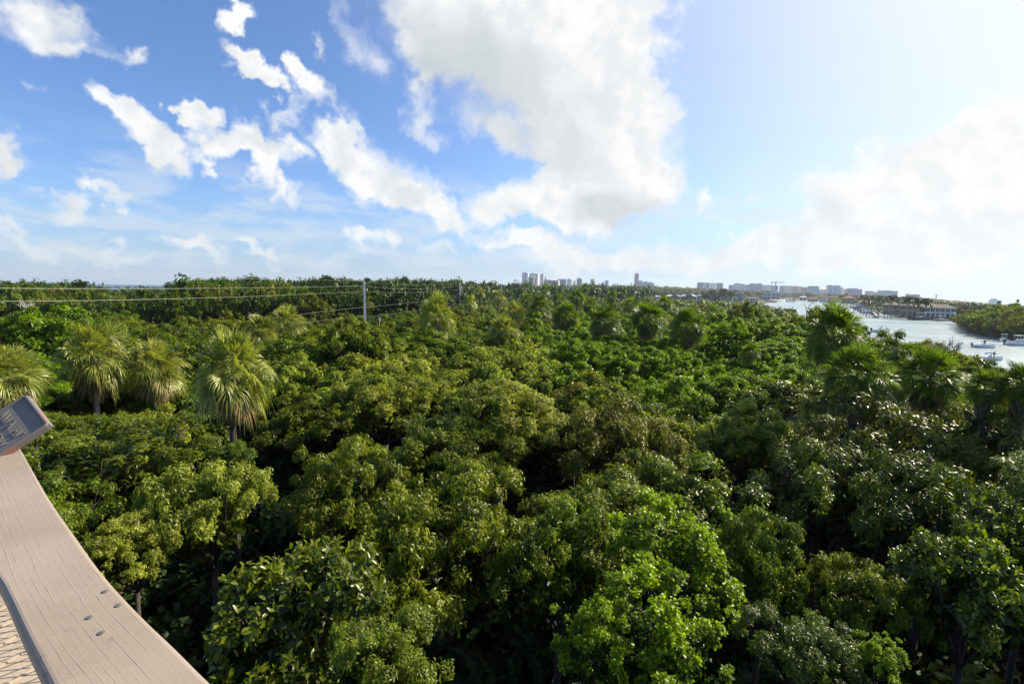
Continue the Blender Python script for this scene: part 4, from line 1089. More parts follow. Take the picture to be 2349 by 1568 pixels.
# ------------------------------------------------------------------ boats
M_GEL = simple("white_gelcoat", (.80, .80, .79), .25, var=.03)
M_NAVY = simple("navy_hull", (.03, .05, .08), .25, var=.1)
M_BLUECV = simple("blue_canvas", (.02, .10, .36), .8, var=.1)
M_ENG = simple("black_outboard", (.02, .02, .022), .35)
M_ALU = simple("aluminium_tube", (.6, .6, .6), .35, metal=.8)
M_SKIN = simple("skin", (.45, .27, .19), .6); M_SHIRT = simple("navy_shirt", (.05, .07, .14), .8)
def boat(px, pb, L, rz, label, hull=None, top='ttop', topm=None, name='motorboat', group=None):
    a = G(px, pb, 0)
    t = thing(name, label, 'boat', (a.x, a.y, 0), rz, group); t.scale = (1, 1, 1.45 if L < 7 else 1.1)
    st = []; n = 9; B = L * .17
    for i in range(n):
        u = i / (n - 1); x = -L / 2 + L * u
        b_ = B * (1 - max(0, (u - .45) / .55) ** 2.2) + .02; f = .75 + .35 * u * u * 1.2
        f *= L / 7; k = -.35 + .30 * max(0, u - .6) ** 1.0 * 2.0
        st.append([(x, -b_, f), (x, -b_ * .86, .12), (x, 0, k), (x, b_ * .86, .12), (x, b_, f), (x, b_ * .86, f - .02), (x, b_ * .8, .35), (x, -b_ * .8, .35), (x, -b_ * .86, f - .02)])
    vs = [p for s_ in st for p in s_]; m = 9
    fs = [(i * m + k, (i + 1) * m + k, (i + 1) * m + (k + 1) % m, i * m + (k + 1) % m) for i in range(n - 1) for k in range(m)]
    fs += [tuple(range(m)), tuple((n - 1) * m + k for k in range(m - 1, -1, -1))]
    mb = MB(); mb.add(vs, fs); mb.build('hull', hull or M_GEL, t)
    sc = L / 7
    MB().box(-.5 * sc, -.4 * sc, .3, .35 * sc, .4 * sc, 1.25 * sc).box(-.2 * sc, -.38 * sc, 1.26 * sc, .2 * sc, .38 * sc, 1.3 * sc).build('console', M_GEL, t)
    MB().box(.1 * sc, -.36 * sc, 1.31 * sc, .16 * sc, .36 * sc, 1.7 * sc).build('windscreen', M_GLASS, t)
    MB().box(-1.3 * sc, -.45 * sc, .3, -.8 * sc, .45 * sc, .8 * sc).build('seat', M_GEL, t)
    e = MB().box(-L / 2 - .55 * sc, -.22 * sc, .5 * sc, -L / 2 + .05, .22 * sc, 1.25 * sc).box(-L / 2 - .35 * sc, -.08 * sc, -.4, -L / 2 - .15 * sc, .08 * sc, .49 * sc)
    e.build('outboard_motor', M_ENG, t)
    if top == 'ttop':
        c = MB().box(-1.3 * sc, -.85 * sc, 2.15 * sc, .9 * sc, .85 * sc, 2.25 * sc).build('canopy', topm or M_GEL, t)
        for x in (-.9, .5):
            for y in (-.6, .6):
                MB().tube([(x * sc, y * sc, .4), (x * sc * 1.05, y * sc * 1.1, 2.16 * sc)], .035 * sc, 6).build('canopy_post', M_ALU, t)
    if top == 'bimini':
        mb = MB()
        for i in range(7):
            pass
        pts = [(-1.6 * sc + 3.2 * sc * i / 6, 1.55 * sc + .35 * sc * math.sin(math.pi * i / 6)) for i in range(7)]
        for (x0, z0), (x1, z1) in zip(pts, pts[1:]):
            mb.add([(x0, -.9 * sc, z0), (x1, -.9 * sc, z1), (x1, .9 * sc, z1), (x0, .9 * sc, z0), (x0, -.9 * sc, z0 + .06), (x1, -.9 * sc, z1 + .06), (x1, .9 * sc, z1 + .06), (x0, .9 * sc, z0 + .06)],
                   [(0, 3, 2, 1), (4, 5, 6, 7), (0, 1, 5, 4), (1, 2, 6, 5), (2, 3, 7, 6), (3, 0, 4, 7)])
        mb.build('canvas_cover', topm or M_BLUECV, t)
        for x in (-1.2, 1.2):
            MB().tube([(x * sc, -.8 * sc, .5), (x * sc, -.85 * sc, 1.6 * sc)], .03 * sc, 5).build('cover_post', M_ALU, t)
    if top == 'cabin':
        MB().prism([(-.6 * sc, -.75 * sc), (1.7 * sc, -.6 * sc), (2.4 * sc, 0), (1.7 * sc, .6 * sc), (-.6 * sc, .75 * sc)], .8 * sc, 1.35 * sc).build('cabin', M_GEL, t)
        MB().box(-1.2 * sc, -.85 * sc, 2.1 * sc, .7 * sc, .85 * sc, 2.2 * sc).build('canopy', M_GEL, t)
        for x in (-1.0, .5):
            for y in (-.7, .7): MB().tube([(x * sc, y * sc, .6), (x * sc, y * sc, 2.11 * sc)], .04 * sc, 6).build('canopy_post', M_ALU, t)
    return t
def person(px, pb, base, label, arm=.4, rz=0.0):
    """small standing figure grown from a jointed skeleton"""
    a = G(px, pb, 0)
    J = [(0, 0, .95), (0, 0, 1.2), (0, 0, 1.45), (0, 0, 1.55), (0, .02, 1.68), (.19, 0, 1.42), (.27, .10, 1.15), (.2, .32, 1.08), (-.19, 0, 1.42), (-.27, .05, 1.15), (-.22, .25, 1.0), (.10, 0, .9), (.12, .02, .5), (.12, 0, .06), (.12, .14, .03), (-.10, 0, .9), (-.12, .02, .5), (-.12, 0, .06), (-.12, .14, .03)]
    E = [(0, 1), (1, 2), (2, 3), (3, 4), (2, 5), (5, 6), (6, 7), (2, 8), (8, 9), (9, 10), (0, 11), (11, 12), (12, 13), (13, 14), (0, 15), (15, 16), (16, 17), (17, 18)]
    Rr = [.14, .14, .15, .06, .11, .065, .05, .04, .065, .05, .04, .09, .065, .045, .04, .09, .065, .045, .04]
    me = bpy.data.meshes.new('person'); me.from_pydata(J, E, []); me.materials.append(M_SHIRT)
    o = link('person', me, None, (a.x, a.y, base), rz)
    o.modifiers.new('skin', 'SKIN'); o.modifiers.new('sub', 'SUBSURF').levels = 1
    for i, v_ in enumerate(me.skin_vertices[0].data): v_.radius = (Rr[i], Rr[i]); v_.use_root = (i == 0)
    dg = bpy.context.evaluated_depsgraph_get(); nm = bpy.data.meshes.new_from_object(o.evaluated_get(dg))
    o.modifiers.clear(); o.data = nm
    nm.materials.clear(); nm.materials.append(M_SHIRT); nm.materials.append(M_SKIN)
    for p_ in nm.polygons:
        z_ = p_.center.z; p_.material_index = 1 if (z_ > 1.5 or (abs(p_.center.x) > .18 and p_.center.y > .12) or z_ < .5) else 0
    tag(o, label, 'person')
boat(983.5, 347.2, 4.3, -.50, 'white open boat with a hard top heading right, nearest the mangrove island', None, 'ttop')
person(984.0, 347.3, .45, 'person in dark clothes standing at the console of the white open boat', rz=-.9)
boat(1003.5, 341.2, 4.8, -2.6, 'white boat with a tall hard top moored against the mangroves', None, 'ttop')
boat(1019, 345.0, 6.0, -.28, 'white cabin boat anchored by the mangroves, cut by the right edge', None, 'cabin')
boat(990, 359.6, 3.8, -.45, 'white boat with a bright blue canvas cover, closest to the near bank', None, 'bimini', M_BLUECV)
person(993.4, 360.4, .35, 'person standing in the bow of the boat with the blue cover', rz=.6)
boat(880.5, 331.6, 5.6, -.15, 'white boat with a pale hard top passing in mid river', None, 'ttop')
boat(921, 319.6, 11, -.15, 'dark-hulled boat docked at the end of the seawall by the tan house', M_NAVY, 'ttop')
boat(941, 320.6, 8, -.1, 'small boat under a white hard top at the lawn edge', M_GREYW, 'ttop')
boat(791.8, 301.5, 16, .1, 'far white boat with a wake, up the channel beside the marker', None, 'ttop')
boat(870.5, 313.0, 11, -.5, 'white motorboat tied at the dock, nearest the tan house', None, 'cabin')
boat(866.0, 311.6, 10, -.3, 'motorboat with a green canopy on the lifts', None, 'ttop', simple("green_canvas", (.08, .25, .22), .8))
boat(861.5, 309.8, 10, -.3, 'motorboat with a pale grey cover in the lift row', None, 'ttop', M_GREYW)
boat(857, 307.9, 10, -.3, 'dark motorboat at the far end of the lift row', M_NAVY, 'ttop')
boat(813.5, 301.4, 12, 0, 'small white boat moored below the wide orange roof', None, 'cabin')
boat(755, 304.6, 13, .2, 'white motor yacht moored below the white pavilion', None, 'cabin')
boat(730, 303.7, 12, .2, 'white boat showing above the mangroves below the grey modern house', None, 'cabin')
boat(772, 302.0, 15, .1, 'low brown-hulled boat beside the white seawall at the point', M_TILE, 'bimini', M_ROOFW)

# ------------------------------------------------------------------ feather palms by the houses
for (px, pc, hw, z, lab) in ((712, 292.5, 6.5, 535, 'tallest left coconut palm of the cluster before the white house'), (723, 291.3, 7, 535, 'coconut palm with the highest crown in the cluster by the grey modern house'), (731, 293.3, 6, 540, 'coconut palm at the right of the cluster against the grey modern house'),
    (705, 295.2, 6, 530, 'coconut palm at the left of the cluster'), (718, 297.0, 5.5, 525, 'yellowish low coconut palm in the middle of the cluster'), (688, 295.2, 6, 585, 'coconut palm before the white curving roof'), (674, 294.8, 5, 580, 'coconut palm left of the white curving roof'),
    (866, 299.0, 3.4, 400, 'royal palm left of the pale grey block house'), (880, 297.6, 4.2, 325, 'royal palm standing at the pale orange roof'), (892.5, 297.8, 5.0, 272, 'royal palm in front of the left wing of the tan house'), (909, 299.2, 5.0, 262, 'royal palm in front of the tan house middle'),
    (918, 299.8, 4.8, 258, 'royal palm in front of the tan house right end'), (926, 301.0, 5.0, 255, 'royal palm between the tan and the white two-storey houses'), (655, 292.8, 4, 600, 'coconut palm beside the tiny white roof')):
    feather_palm(px, pc, hw * (1.35 if px > 800 else .95), z, lab)
RNG2 = np.random.default_rng(11)
for k in range(46):
    px = 645 + k * 6.3 + RNG2.normal(0, 2.5)
    z = tabs(FRONT, px) + RNG2.uniform(5, 120)
    pc = tabs([(640, 291.5), (760, 293), (800, 294.8), (860, 296.8), (930, 300.5), (1040, 307)], px) + RNG2.normal(0, .8)
    feather_palm(px, pc, RNG2.uniform(4.0, 6.0) * (1 if px > 850 else .8), z, 'slender coconut palm rising from the wooded far shore behind the houses', 'coconut palms along the wooded far shore')
# ------------------------------------------------------------------ power line
M_POLE = simple("pole_concrete", (.55, .54, .52), .8, var=.12, scale=2)
M_WIRE = simple("wire_metal", (.36, .34, .29), .5)
M_INS = simple("insulator_grey", (.45, .46, .48), .4)
POLES = []
for (px, pt, pb, z, w, lab) in ((364.3, 282.5, 326, 62, .13, 'tall square concrete utility pole, nearest of the line, with three side insulators'),
                               (460, 283.6, 305, 130, .19, 'second concrete utility pole, thinner, at the wood edge in mid distance'),
                               (501.5, 284.8, 293, 210, .22, 'smallest concrete utility pole, farthest of the line'),):
    c = P(px, pt, z)
    t = thing('utility_pole', lab, 'utility pole', (c.x, c.y, .8), .5); h = c.z - .8
    mb = MB(); mb.add([(-w * 1.5, -w * 1.5, 0), (w * 1.5, -w * 1.5, 0), (w * 1.5, w * 1.5, 0), (-w * 1.5, w * 1.5, 0), (-w * .9, -w * .9, h), (w * .9, -w * .9, h), (w * .9, w * .9, h), (-w * .9, w * .9, h), (0, 0, h + .12)],
                      [(0, 3, 2, 1), (0, 1, 5, 4), (1, 2, 6, 5), (2, 3, 7, 6), (3, 0, 4, 7), (4, 5, 8), (5, 6, 8), (6, 7, 8), (7, 4, 8)])
    mb.build('shaft', M_POLE, t)
    att = []
    for k, (dz, sd) in enumerate(((.02, 0), (-.62, -1), (-1.0 + .02, 1), (-1.55, -1))):
        if k == 0:
            MB().tube([(0, 0, h + .1), (0, 0, h + .42)], [.05, .03], 8).build('insulator', M_INS, t)
        else:
            m = MB().box(min(0, sd * .36), -.04, h + dz - .03, max(0, sd * .36), .04, h + dz + .03)
            m.tube([(sd * .34, 0, h + dz), (sd * .34, 0, h + dz + .30)], [.075, .05], 8); m.build('insulator', M_INS, t)
    POLES.append((c, h))
def wire(pts, label, r=.017, n=14):
    """a hanging wire through three (or more) points"""
    q = []
    for (a, m_, b) in pts:
        for i in range(n + 1):
            t = i / n; q.append(a * (2 * t * t - 3 * t + 1) + m_ * (4 * t - 4 * t * t) + b * (2 * t * t - t))
    o = MB().tube(q, r, 5).build('overhead_wire', M_WIRE); tag(o, label, 'wire'); return o
z1, z2, z3 = 62, 130, 210
def XZ(z): return P(364.3, 300, z1).lerp(P(364.3, 300, z1), 0)
def wp(px, py, z): return P(px, py, z)
for (y0, ym, y1, yq, y2, yr, y3, lab, rr) in (
    (270.8, 277.0, 280.6, 284.6, 282.2, 285.2, 284.0, 'topmost thin overhead wire, crossing the sky above the trees at the left', .013),
    (284.6, 288.2, 285.3, 288.6, 285.8, 287.8, 286.0, 'second overhead wire, crossing just below the skyline at the left', .018),
    (297.8, 298.4, 290.8, 291.8, 289.0, 290.8, 288.5, 'third overhead wire, lowest of those crossing the whole left side', .018)):
    # spans: off the left edge - near pole - second pole - far pole
    a = wp(-160, y0 - (ym - y0) * .35, 17.5); b = wp(364.3, y1, z1)
    wire([(a, wp(175, ym, 29.5).lerp(wp(160, ym, 28.5), 0), b), (b, wp(418, yq, 88), wp(460, y2, z2)), (wp(460, y2, z2), wp(482, yr, 163), wp(501.5, y3, z3))], lab, rr * .45)
wire([(wp(250, 322, 40), wp(310, 312.8, 50), wp(364.3, 306.8, z1)), (wp(364.3, 306.8, z1), wp(400, 303.4, 78), wp(460, 296.5, z2))], 'upper of two low cables sagging across the trees at the near pole', .008)
wire([(wp(250, 331, 40), wp(310, 321.5, 50), wp(364.3, 315.2, z1)), (wp(364.3, 315.2, z1), wp(400, 312.6, 78), wp(460, 303.5, z2))], 'lower of two low cables sagging across the trees at the near pole', .007)
c = wp(347.5, 322.5, 58); t = thing('sign_post', 'small white box on a thin post among leaves left of the near pole', 'sign', (c.x, c.y, .8))
MB().tube([(0, 0, 0), (0, 0, c.z - .8)], .05, 6).build('post', M_POLE, t); MB().box(-.2, -.06, c.z - .8, .2, .06, c.z - .1).build('box', M_WHITE, t)

# ------------------------------------------------------------------ bare dead trees
M_DEAD = simple("dead_wood", (.30, .26, .23), .9, var=.25, scale=6)
M_DEADP = simple("pale_dead_wood", (.50, .47, .43), .9, var=.2, scale=6)
def bare_tree(px, ptop, pbase, z, label, seed, mat=None, spread=.55, depth=5, r0=.07):
    top = P(px, ptop, z); bs = P(px, pbase, z); h = top.z - bs.z
    rng = random.Random(seed); mb = MB()
    def grow(p, d, L, r, k):
        n = 3; pts = [p]; q = p
        for i in range(n):
            d = (d + Vector((rng.gauss(0, .16), rng.gauss(0, .16), rng.gauss(.03, .1)))).normalized(); q = q + d * (L / n); pts.append(q)
        mb.tube(pts, [r, r * .85, r * .7, r * .55], 5, cap=False)
        if k == 0: return
        for i in range(rng.choice((2, 3, 3))):
            a = rng.uniform(0, 6.28); s_ = spread * rng.uniform(.6, 1.3)
            o = d.orthogonal().normalized(); o2 = d.cross(o)
            nd = (d + (o * math.cos(a) + o2 * math.sin(a)) * s_).normalized(); nd.z = nd.z * .9 + .08
            grow(pts[rng.choice((2, 3, 3))], nd.normalized(), L * rng.uniform(.55, .82), r * .55, k - 1)
    grow(Vector((0, 0, bs.z)), Vector((rng.gauss(0, .2), 0, 1)).normalized(), h * .33, r0, depth)
    mb.tube([(.1, .1, .8), (0, .05, bs.z * .5), (0, 0, bs.z)], [r0 * 2, r0 * 1.5, r0], 6, cap=False)
    o = mb.build('bare_tree', mat or M_DEAD); o.location = (top.x, top.y, 0)
    return tag(o, label, 'dead tree')
bare_tree(938, 328, 372, 24, 'bare grey dead tree with fine twigs, the largest in front of the river', 3, r0=.12, spread=.75)
bare_tree(915, 336, 362, 26, 'small bare grey tree left of the largest bare one by the river', 8, depth=4)
bare_tree(957, 337, 362, 27, 'bare grey tree leaning right of the largest bare one by the river', 12, spread=.8)
bare_tree(893, 341, 362, 26, 'small bare twiggy tree beside the tall dark fan palm', 21, depth=4)
bare_tree(24, 289, 322, 42, 'pale dead tree with fanned grey branches at the far left', 5, M_DEADP, .35, 5, .10)
bare_tree(662, 312, 334, 47, 'pale crooked dead branches between two dark fan palms', 31, M_DEADP, .9, 4, .08)
bare_tree(808, 299, 314, 60, 'small purplish bare treetop at the river bank', 41, M_DEAD, .6, 5)
bare_tree(378, 311, 330, 58, 'thin crooked dead tree just right of the near pole', 51, M_DEADP, .4, 3, .06)

# ------------------------------------------------------------------ the observation deck: rail, plaque, mesh and floor
def rail_mat():
    m, b, p, out = mat_new("pinkish_beige_composite")
    tc = b.new('ShaderNodeTexCoord')
    mp = b.new('ShaderNodeMapping'); b.put(mp.inputs[0], tc.outputs['UV'])
    mp.inputs['Scale'].default_value = (1.2, 15.0, 1)
    wob = b.noise(mp.outputs[0], 2.2, 3, .6)
    sp = b.new('ShaderNodeSeparateXYZ'); b.put(sp.inputs[0], tc.outputs['UV'])
    wob2 = b.noise(tc.outputs['UV'], 9.0, 2, .5)
    ln = b.m('FRACT', b.m('ADD', b.m('MULTIPLY', sp.outputs[1], 25.0), b.m('ADD', b.m('MULTIPLY', wob, .7), b.m('MULTIPLY', wob2, .3))))
    groove = b.ss(b.m('ABSOLUTE', b.m('SUBTRACT', ln, .5)), .0, .055, 1, 0)
    fade = b.ss(b.noise(mp.outputs[0], .9, 2), .38, .56)
    groove = b.m('MULTIPLY', groove, b.m('MULTIPLY_ADD', fade, .8, .2))
    fine = b.noise(tc.outputs['Object'], 220, 3, .6)
    big = b.noise(tc.outputs['Object'], 9, 4, .6)
    c = b.mix(big, (.245, .198, .158, 1), (.300, .248, .200, 1))
    c = b.mix(b.ss(b.noise(tc.outputs['Object'], 38, 5, .7), .58, .72), c, (.20, .15, .12, 1))
    c = b.mix(b.ss(b.noise(tc.outputs['Object'], 3.1, 3, .5), .45, .7), c, b.mix(.5, c, (.36, .30, .25, 1)))
    c = b.mix(b.m('MULTIPLY', groove, .15), c, (.16, .11, .085, 1))
    b.put(p.inputs['Base Color'], c); p.inputs['Roughness'].default_value = .62; p.inputs['Specular IOR Level'].default_value = .3
    bp = b.new('ShaderNodeBump'); bp.inputs['Strength'].default_value = .4; bp.inputs['Distance'].default_value = .0022
    b.put(bp.inputs['Height'], b.m('ADD', b.m('MULTIPLY', groove, -1.3), b.m('MULTIPLY', fine, .35))); b.put(p.inputs['Normal'], bp.outputs[0])
    return m
M_RAIL = rail_mat()
ZR = CAMZ - .50
OUT = [(-60, 340), (-20, 382), (0, 410), (13, 434), (24, 453), (47, 493), (73, 530), (102, 570), (138, 609), (175, 644), (212, 680), (275, 735), (420, 850)]
INN = [(-420, 420), (-300, 450), (-210, 480), (-140, 505), (-95, 520), (-45, 541), (-22, 555), (0, 583), (23, 633), (47, 682), (72, 735), (110, 820), (190, 980)]
def refine(pts, k=3):
    out = []
    for i in range(len(pts) - 1):
        p0, p1, p2, p3 = pts[max(i - 1, 0)], pts[i], pts[i + 1], pts[min(i + 2, len(pts) - 1)]
        for j in range(k):
            t = j / k; t2 = t * t; t3 = t2 * t
            out.append((p1 * 2 + (p2 - p0) * t + (p0 * 2 - p1 * 5 + p2 * 4 - p3) * t2 + (p1 * 3 - p0 - p2 * 3 + p3) * t3) * .5)
    return out + [pts[-1]]
ov = refine([G(a, b, ZR) for a, b in OUT]); iv = refine([G(a, b, ZR) for a, b in INN])
def edge_dist(q):
    best = 9
    for a, b_ in zip(ov, ov[1:]):
        ab = b_ - a; t = max(0, min(1, (q - a).dot(ab) / ab.length_squared)); best = min(best, (q - (a + ab * t)).length)
    return best
rail = thing('wooden_rail', 'wide pinkish beige board rail curving along the deck edge at the lower left', 'rail', (ov[18].x, ov[18].y, ZR))
ro = Vector((ov[18].x, ov[18].y, ZR))
NB_ = 7; TH = .022; BE = .010
prof = [(0.0, -TH), (0.0, -BE)] + [(BE * (1 - math.cos(a)), -BE * (1 - math.sin(a))) for a in (.4, .8, 1.2)] + [(BE, 0)]
vs = []; uv = []; L = 0
for i, (o_, n_) in enumerate(zip(ov, iv)):
    if i: L += ((ov[i] - ov[i - 1]).length + (iv[i] - iv[i - 1]).length) / 2
    d = (n_ - o_); wd = d.length; d.normalize()
    row = [(a, z_) for a, z_ in prof] + [(wd * k / 12, 0) for k in range(1, 12)] + [(wd - a, z_) for a, z_ in reversed(prof)]
    for (a, z_) in row:
        vs.append(o_ + d * a + Vector((0, 0, z_)) - ro); q_ = o_ + d * a; uv.append((L, edge_dist(Vector((q_.x, q_.y, ZR)))))
m_ = len(row); fs = []
for i in range(len(ov) - 1):
    for k in range(m_):
        k2 = (k + 1) % m_; fs.append((i * m_ + k, (i + 1) * m_ + k, (i + 1) * m_ + k2, i * m_ + k2))
fs += [tuple(range(m_)), tuple((len(ov) - 1) * m_ + k for k in range(m_ - 1, -1, -1))]
me = bpy.data.meshes.new('board'); me.from_pydata(vs, [], fs); me.materials.append(M_RAIL)
ul = me.uv_layers.new(name='UVMap')
for p_ in me.polygons:
    for li in p_.loop_indices:
        u = uv[me.loops[li].vertex_index]; ul.data[li].uv = (u[0], u[1] / .22)
me.update()
bm_board = link('board', me, rail)
M_SCREW = simple("screw_steel", (.17, .17, .15), .5, metal=.4)
for (a, b_) in ((105.2, 591), (118.3, 605), (89.3, 617), (101.3, 632.5)):
    q = G(a, b_, ZR) - ro
    mb = MB().tube([q + Vector((0, 0, -.002)), q + Vector((0, 0, .0015)), q + Vector((0, 0, .0020))], [.0045, .0043, .0030], 14)
    mb.box(q.x - .003, q.y - .0008, .0021, q.x + .003, q.y + .0008, .0024)
    mb.build('screw', M_SCREW, rail)
M_DECK = simple("beige_deck_boards", (.40, .33, .26), .7, var=.08, scale=5, bump=.3)
M_MESH = simple("painted_steel_mesh", (.36, .28, .20), .6)
for i in (3, 36):
    q = ov[i].lerp(iv[i], .45) - ro
    MB().box(q.x - .045, q.y - .045, -1.1, q.x + .045, q.y + .045, -TH - .002).build('post', M_RAIL, rail)
# the slatted floor beyond, and the low mesh screen that throws its diamond shadow on it
ZF = CAMZ - 1.6
deck = thing('tower_deck', 'beige slatted floor of the observation tower seen at the lower left corner', 'deck', (0, 0, ZF))
line = refine([G(a, b_, ZF) for a, b_ in ((22, 566), (45, 592), (68, 625), (92, 672), (115, 735))], 3)
line = [Vector((p_.x, p_.y, 0)) for p_ in line]
cum = [0]
for a, b_ in zip(line, line[1:]): cum.append(cum[-1] + (b_ - a).length)
def along(s):
    s = max(0, min(cum[-1] - 1e-4, s))
    for i in range(len(cum) - 1):
        if s <= cum[i + 1]: return line[i].lerp(line[i + 1], (s - cum[i]) / (cum[i + 1] - cum[i]))
mb = MB(); z0_, z1_ = .04, .36; hh_ = z1_ - z0_; cell = .058; run = hh_ * .5
s_ = -run
while s_ < cum[-1]:
    for dr in (0, 1):
        pts = []
        for k in range(5):
            t = k / 4; ss_ = s_ + run * (t if dr == 0 else 1 - t)
            if 0 <= ss_ <= cum[-1]:
                a = along(ss_); pts.append(Vector((a.x, a.y, z0_ + hh_ * t)))
        if len(pts) > 1: mb.tube(pts, .0030, 4, cap=False)
    s_ += cell
mb.build('mesh_screen', M_MESH, deck)
mb = MB()  # solid band added to cast a dark shadow strip on the floor
for a, b_ in zip(line, line[1:]):
    d = (b_ - a); ln = d.length; d.normalize()
    M = Matrix.Translation(a) @ Matrix((d, Vector((-d.y, d.x, 0)), Vector((0, 0, 1)))).transposed().to_4x4()
    mb.box(0, -.012, z1_, ln, .012, z1_ + .10, M)
mb.build('shadow_board', M_DECK, deck)
d0_ = G(5, 640, ZF); dr_ = G(45, 618, ZF) - d0_; ang = math.atan2(dr_.y, dr_.x)
Md = Matrix.Translation(Vector((d0_.x, d0_.y, 0))) @ Matrix.Rotation(ang, 4, 'Z')
POLYD = [(p_.x, p_.y) for p_ in line] + [(.2, .9), (1.0, -1.5), (-5, -1.5), (-5, 3.0)]
for k in range(-22, 18):
    w_ = .142; y0_ = k * .148
    xs = [x * .05 for x in range(-90, 90)]
    ins = [x for x in xs if inside(POLYD, *(Md @ Vector((x, y0_, 0)))[:2]) and inside(POLYD, *(Md @ Vector((x, y0_ + w_, 0)))[:2])]
    if len(ins) < 4: continue
    mb = MB().box(min(ins), y0_, -.03, max(ins), y0_ + w_ * .9, 0, Md)
    mb.box(min(ins), y0_ + w_ * .9, -.03, max(ins), y0_ + w_, .006, Md)
    mb.build('board', M_DECK, deck)
for (x, y) in ((-3.6, 1.6), (-3.4, -1.2), (.5, -1.2), (-.6, .4)):
    MB().box(x - .12, y - .12, -ZF + .8, x + .12, y + .12, -.035).build('support_post', M_WOODD, deck)

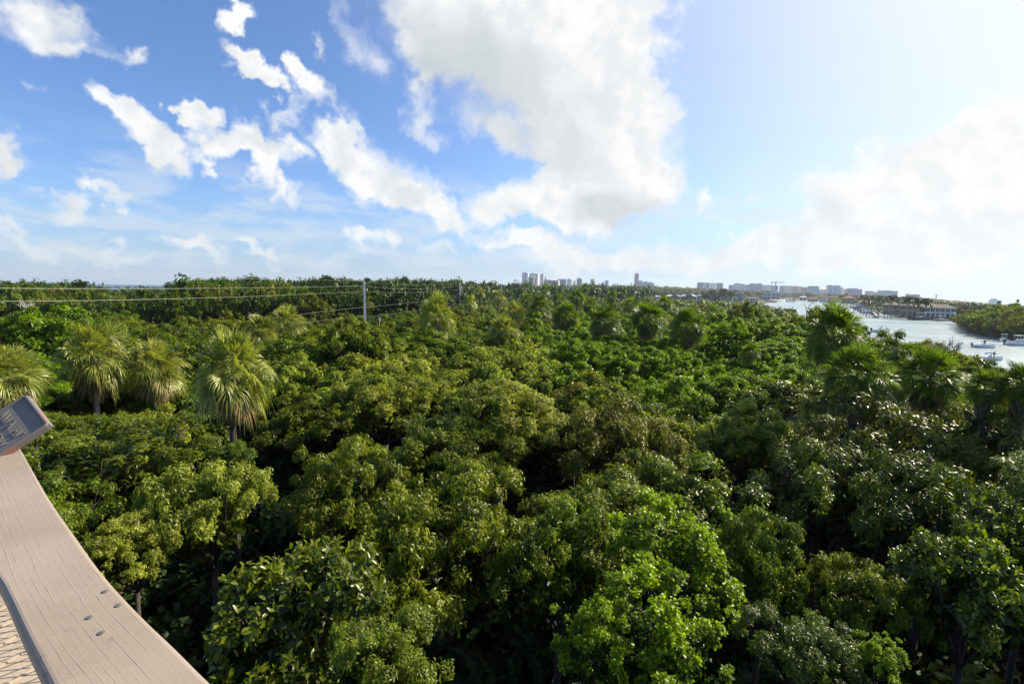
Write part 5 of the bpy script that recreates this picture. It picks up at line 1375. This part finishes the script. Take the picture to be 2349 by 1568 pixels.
# the plaque
def plaque():
    Apt, Bpt = P(25.5, 393.5, 1.50), P(48.3, 423.0, 1.45)
    u = Bpt - Apt; U = u.length; u.normalize()
    C_ = P(0, 472.5, 1.36)
    vdir = C_ - Bpt; vdir = (vdir - u * vdir.dot(u)).normalized()
    n = u.cross(vdir).normalized()
    if n.dot(CAMP - Apt) < 0: n = -n
    M = Matrix.Translation(Apt) @ Matrix((u, vdir, n)).transposed().to_4x4()
    L = .42
    t = thing('plaque', 'dark grey metal plaque with raised lettering and a rusty rim, fixed above the rail', 'plaque', Apt)
    inv = Matrix.Translation(-Apt) @ M
    M_PL = simple("plaque_grey", (.175, .17, .165), .85, var=.08, scale=20, spec=.25, bump=.1, bscale=300)
    m, b, p, out = mat_new("plaque_rim")
    tc = b.new('ShaderNodeTexCoord')
    b.put(p.inputs['Base Color'], b.mix(b.ss(b.noise(tc.outputs['Object'], 14, 4, .6), .5, .66), (.17, .15, .14, 1), (.26, .13, .10, 1)))
    p.inputs['Roughness'].default_value = .45
    me = MB().box(0, 0, -.022, U, L, -.006).mesh('plate', M_PL)
    pl = link('plate', me, t); pl.matrix_local = inv
    rim = MB(); r = .0065
    def rr(x0, y0, x1, y1, rad, z):
        pts = []
        for cx_, cy_, a0 in ((x1 - rad, y0 + rad, -90), (x1 - rad, y1 - rad, 0), (x0 + rad, y1 - rad, 90), (x0 + rad, y0 + rad, 180)):
            for k in range(5):
                a = math.radians(a0 + 90 * k / 4); pts.append((cx_ + rad * math.cos(a), cy_ + rad * math.sin(a), z))
        return pts
    o1 = rr(-.001, -.001, U + .001, L + .001, .012, -.0225); o2 = rr(-.001, -.001, U + .001, L + .001, .012, -.002)
    o3 = rr(.002, .002, U - .002, L - .002, .010, 0.0); o4 = rr(r - .001, r - .001, U - r + .001, L - r + .001, .004, 0.0); o5 = rr(r, r, U - r, L - r, .004, -.0058)
    rings = o1 + o2 + o3 + o4 + o5; k = 20
    rim.add(rings, [(i * k + j, i * k + (j + 1) % k, (i + 1) * k + (j + 1) % k, (i + 1) * k + j) for i in range(4) for j in range(k)])
    ro_ = rim.build('rim', m, t); ro_.matrix_local = inv
    # raised letter strokes, too small and slanted to read
    M_LT = simple("raised_letters", (.22, .205, .18), .45, var=.15, scale=60)
    rng = random.Random(4); sc = U / 37.3
    for (vy, hgt, x0, x1) in ((.0, 6.4, 4.5, 32.0), (11.0, 4.2, 4, 31), (18.5, 4.2, 4, 33), (26, 4.2, 6, 31), (33.5, 4.2, 5, 31), (41, 4.2, 6, 30), (48.5, 4.2, 8, 29)):
        vy += 14.0; mb = MB(); x = x0
        while x < x1:
            wl = hgt * rng.uniform(.36, .5); kind = rng.choice('HNIAVMEO') ; st = hgt * .11
            def stroke(xa, ya, xb, yb):
                a = Vector((xa * sc, ya * sc, 0)); c2 = Vector((xb * sc, yb * sc, 0)); d = c2 - a; ln = max(d.length, 1e-5); d.normalize(); s2 = Vector((-d.y, d.x, 0)) * st * sc * .5
                q = [a - s2, c2 - s2, c2 + s2, a + s2]; mb.add([(v_.x, v_.y, -.0055) for v_ in q] + [(v_.x, v_.y, -.0022) for v_ in q], [(4, 5, 6, 7), (0, 1, 5, 4), (1, 2, 6, 5), (2, 3, 7, 6), (3, 0, 4, 7)])
            yb, yt = vy + hgt, vy
            if kind in 'HNME': stroke(x, yb, x, yt)
            if kind in 'HNM': stroke(x + wl, yb, x + wl, yt)
            if kind == 'H': stroke(x, (yb + yt) / 2, x + wl, (yb + yt) / 2)
            if kind == 'N': stroke(x, yt, x + wl, yb)
            if kind == 'M': stroke(x, yt, x + wl / 2, yb); stroke(x + wl / 2, yb, x + wl, yt)
            if kind == 'I': stroke(x + wl / 2, yb, x + wl / 2, yt)
            if kind == 'A': stroke(x, yb, x + wl / 2, yt); stroke(x + wl / 2, yt, x + wl, yb); stroke(x + wl * .25, (yb + yt) / 2, x + wl * .75, (yb + yt) / 2)
            if kind == 'V': stroke(x, yt, x + wl / 2, yb); stroke(x + wl / 2, yb, x + wl, yt)
            if kind == 'E': stroke(x, yb, x + wl, yb); stroke(x, yt, x + wl, yt); stroke(x, (yb + yt) / 2, x + wl * .8, (yb + yt) / 2)
            if kind == 'O':
                for q in range(8):
                    a0 = q * math.pi / 4; a1 = a0 + math.pi / 4
                    stroke(x + wl / 2 + wl / 2 * math.cos(a0), (yb + yt) / 2 + hgt / 2 * math.sin(a0), x + wl / 2 + wl / 2 * math.cos(a1), (yb + yt) / 2 + hgt / 2 * math.sin(a1))
            x += wl + hgt * .20
            if rng.random() < .12 and hgt < 6: x += hgt * .35
        o = mb.build('lettering', M_LT, t); o.matrix_local = inv
    # bracket down to the rail
    q = G(-14, 470, ZR) - Apt
    MB().tube([Vector(inv @ Vector((U * .5, L * .55, -.023))), q + Vector((0, 0, .01))], .022, 10).build('bracket', M_STEEL, t)
plaque()
# ------------------------------------------------------------------ the air
m = bpy.data.materials.new("air"); m.use_nodes = True
nt = m.node_tree
for n in list(nt.nodes): nt.nodes.remove(n)
b = NB(nt)
vo = b.new('ShaderNodeVolumePrincipled'); vo.inputs['Color'].default_value = (.80, .88, 1.0, 1); vo.inputs['Density'].default_value = .00012; vo.inputs['Anisotropy'].default_value = .2
ou = b.new('ShaderNodeOutputMaterial'); nt.links.new(vo.outputs[0], ou.inputs['Volume'])
hz = MB().box(-4600, -260, -2.6, 1500, 4500, 110).build('haze', m)
tag(hz, kind='stuff')
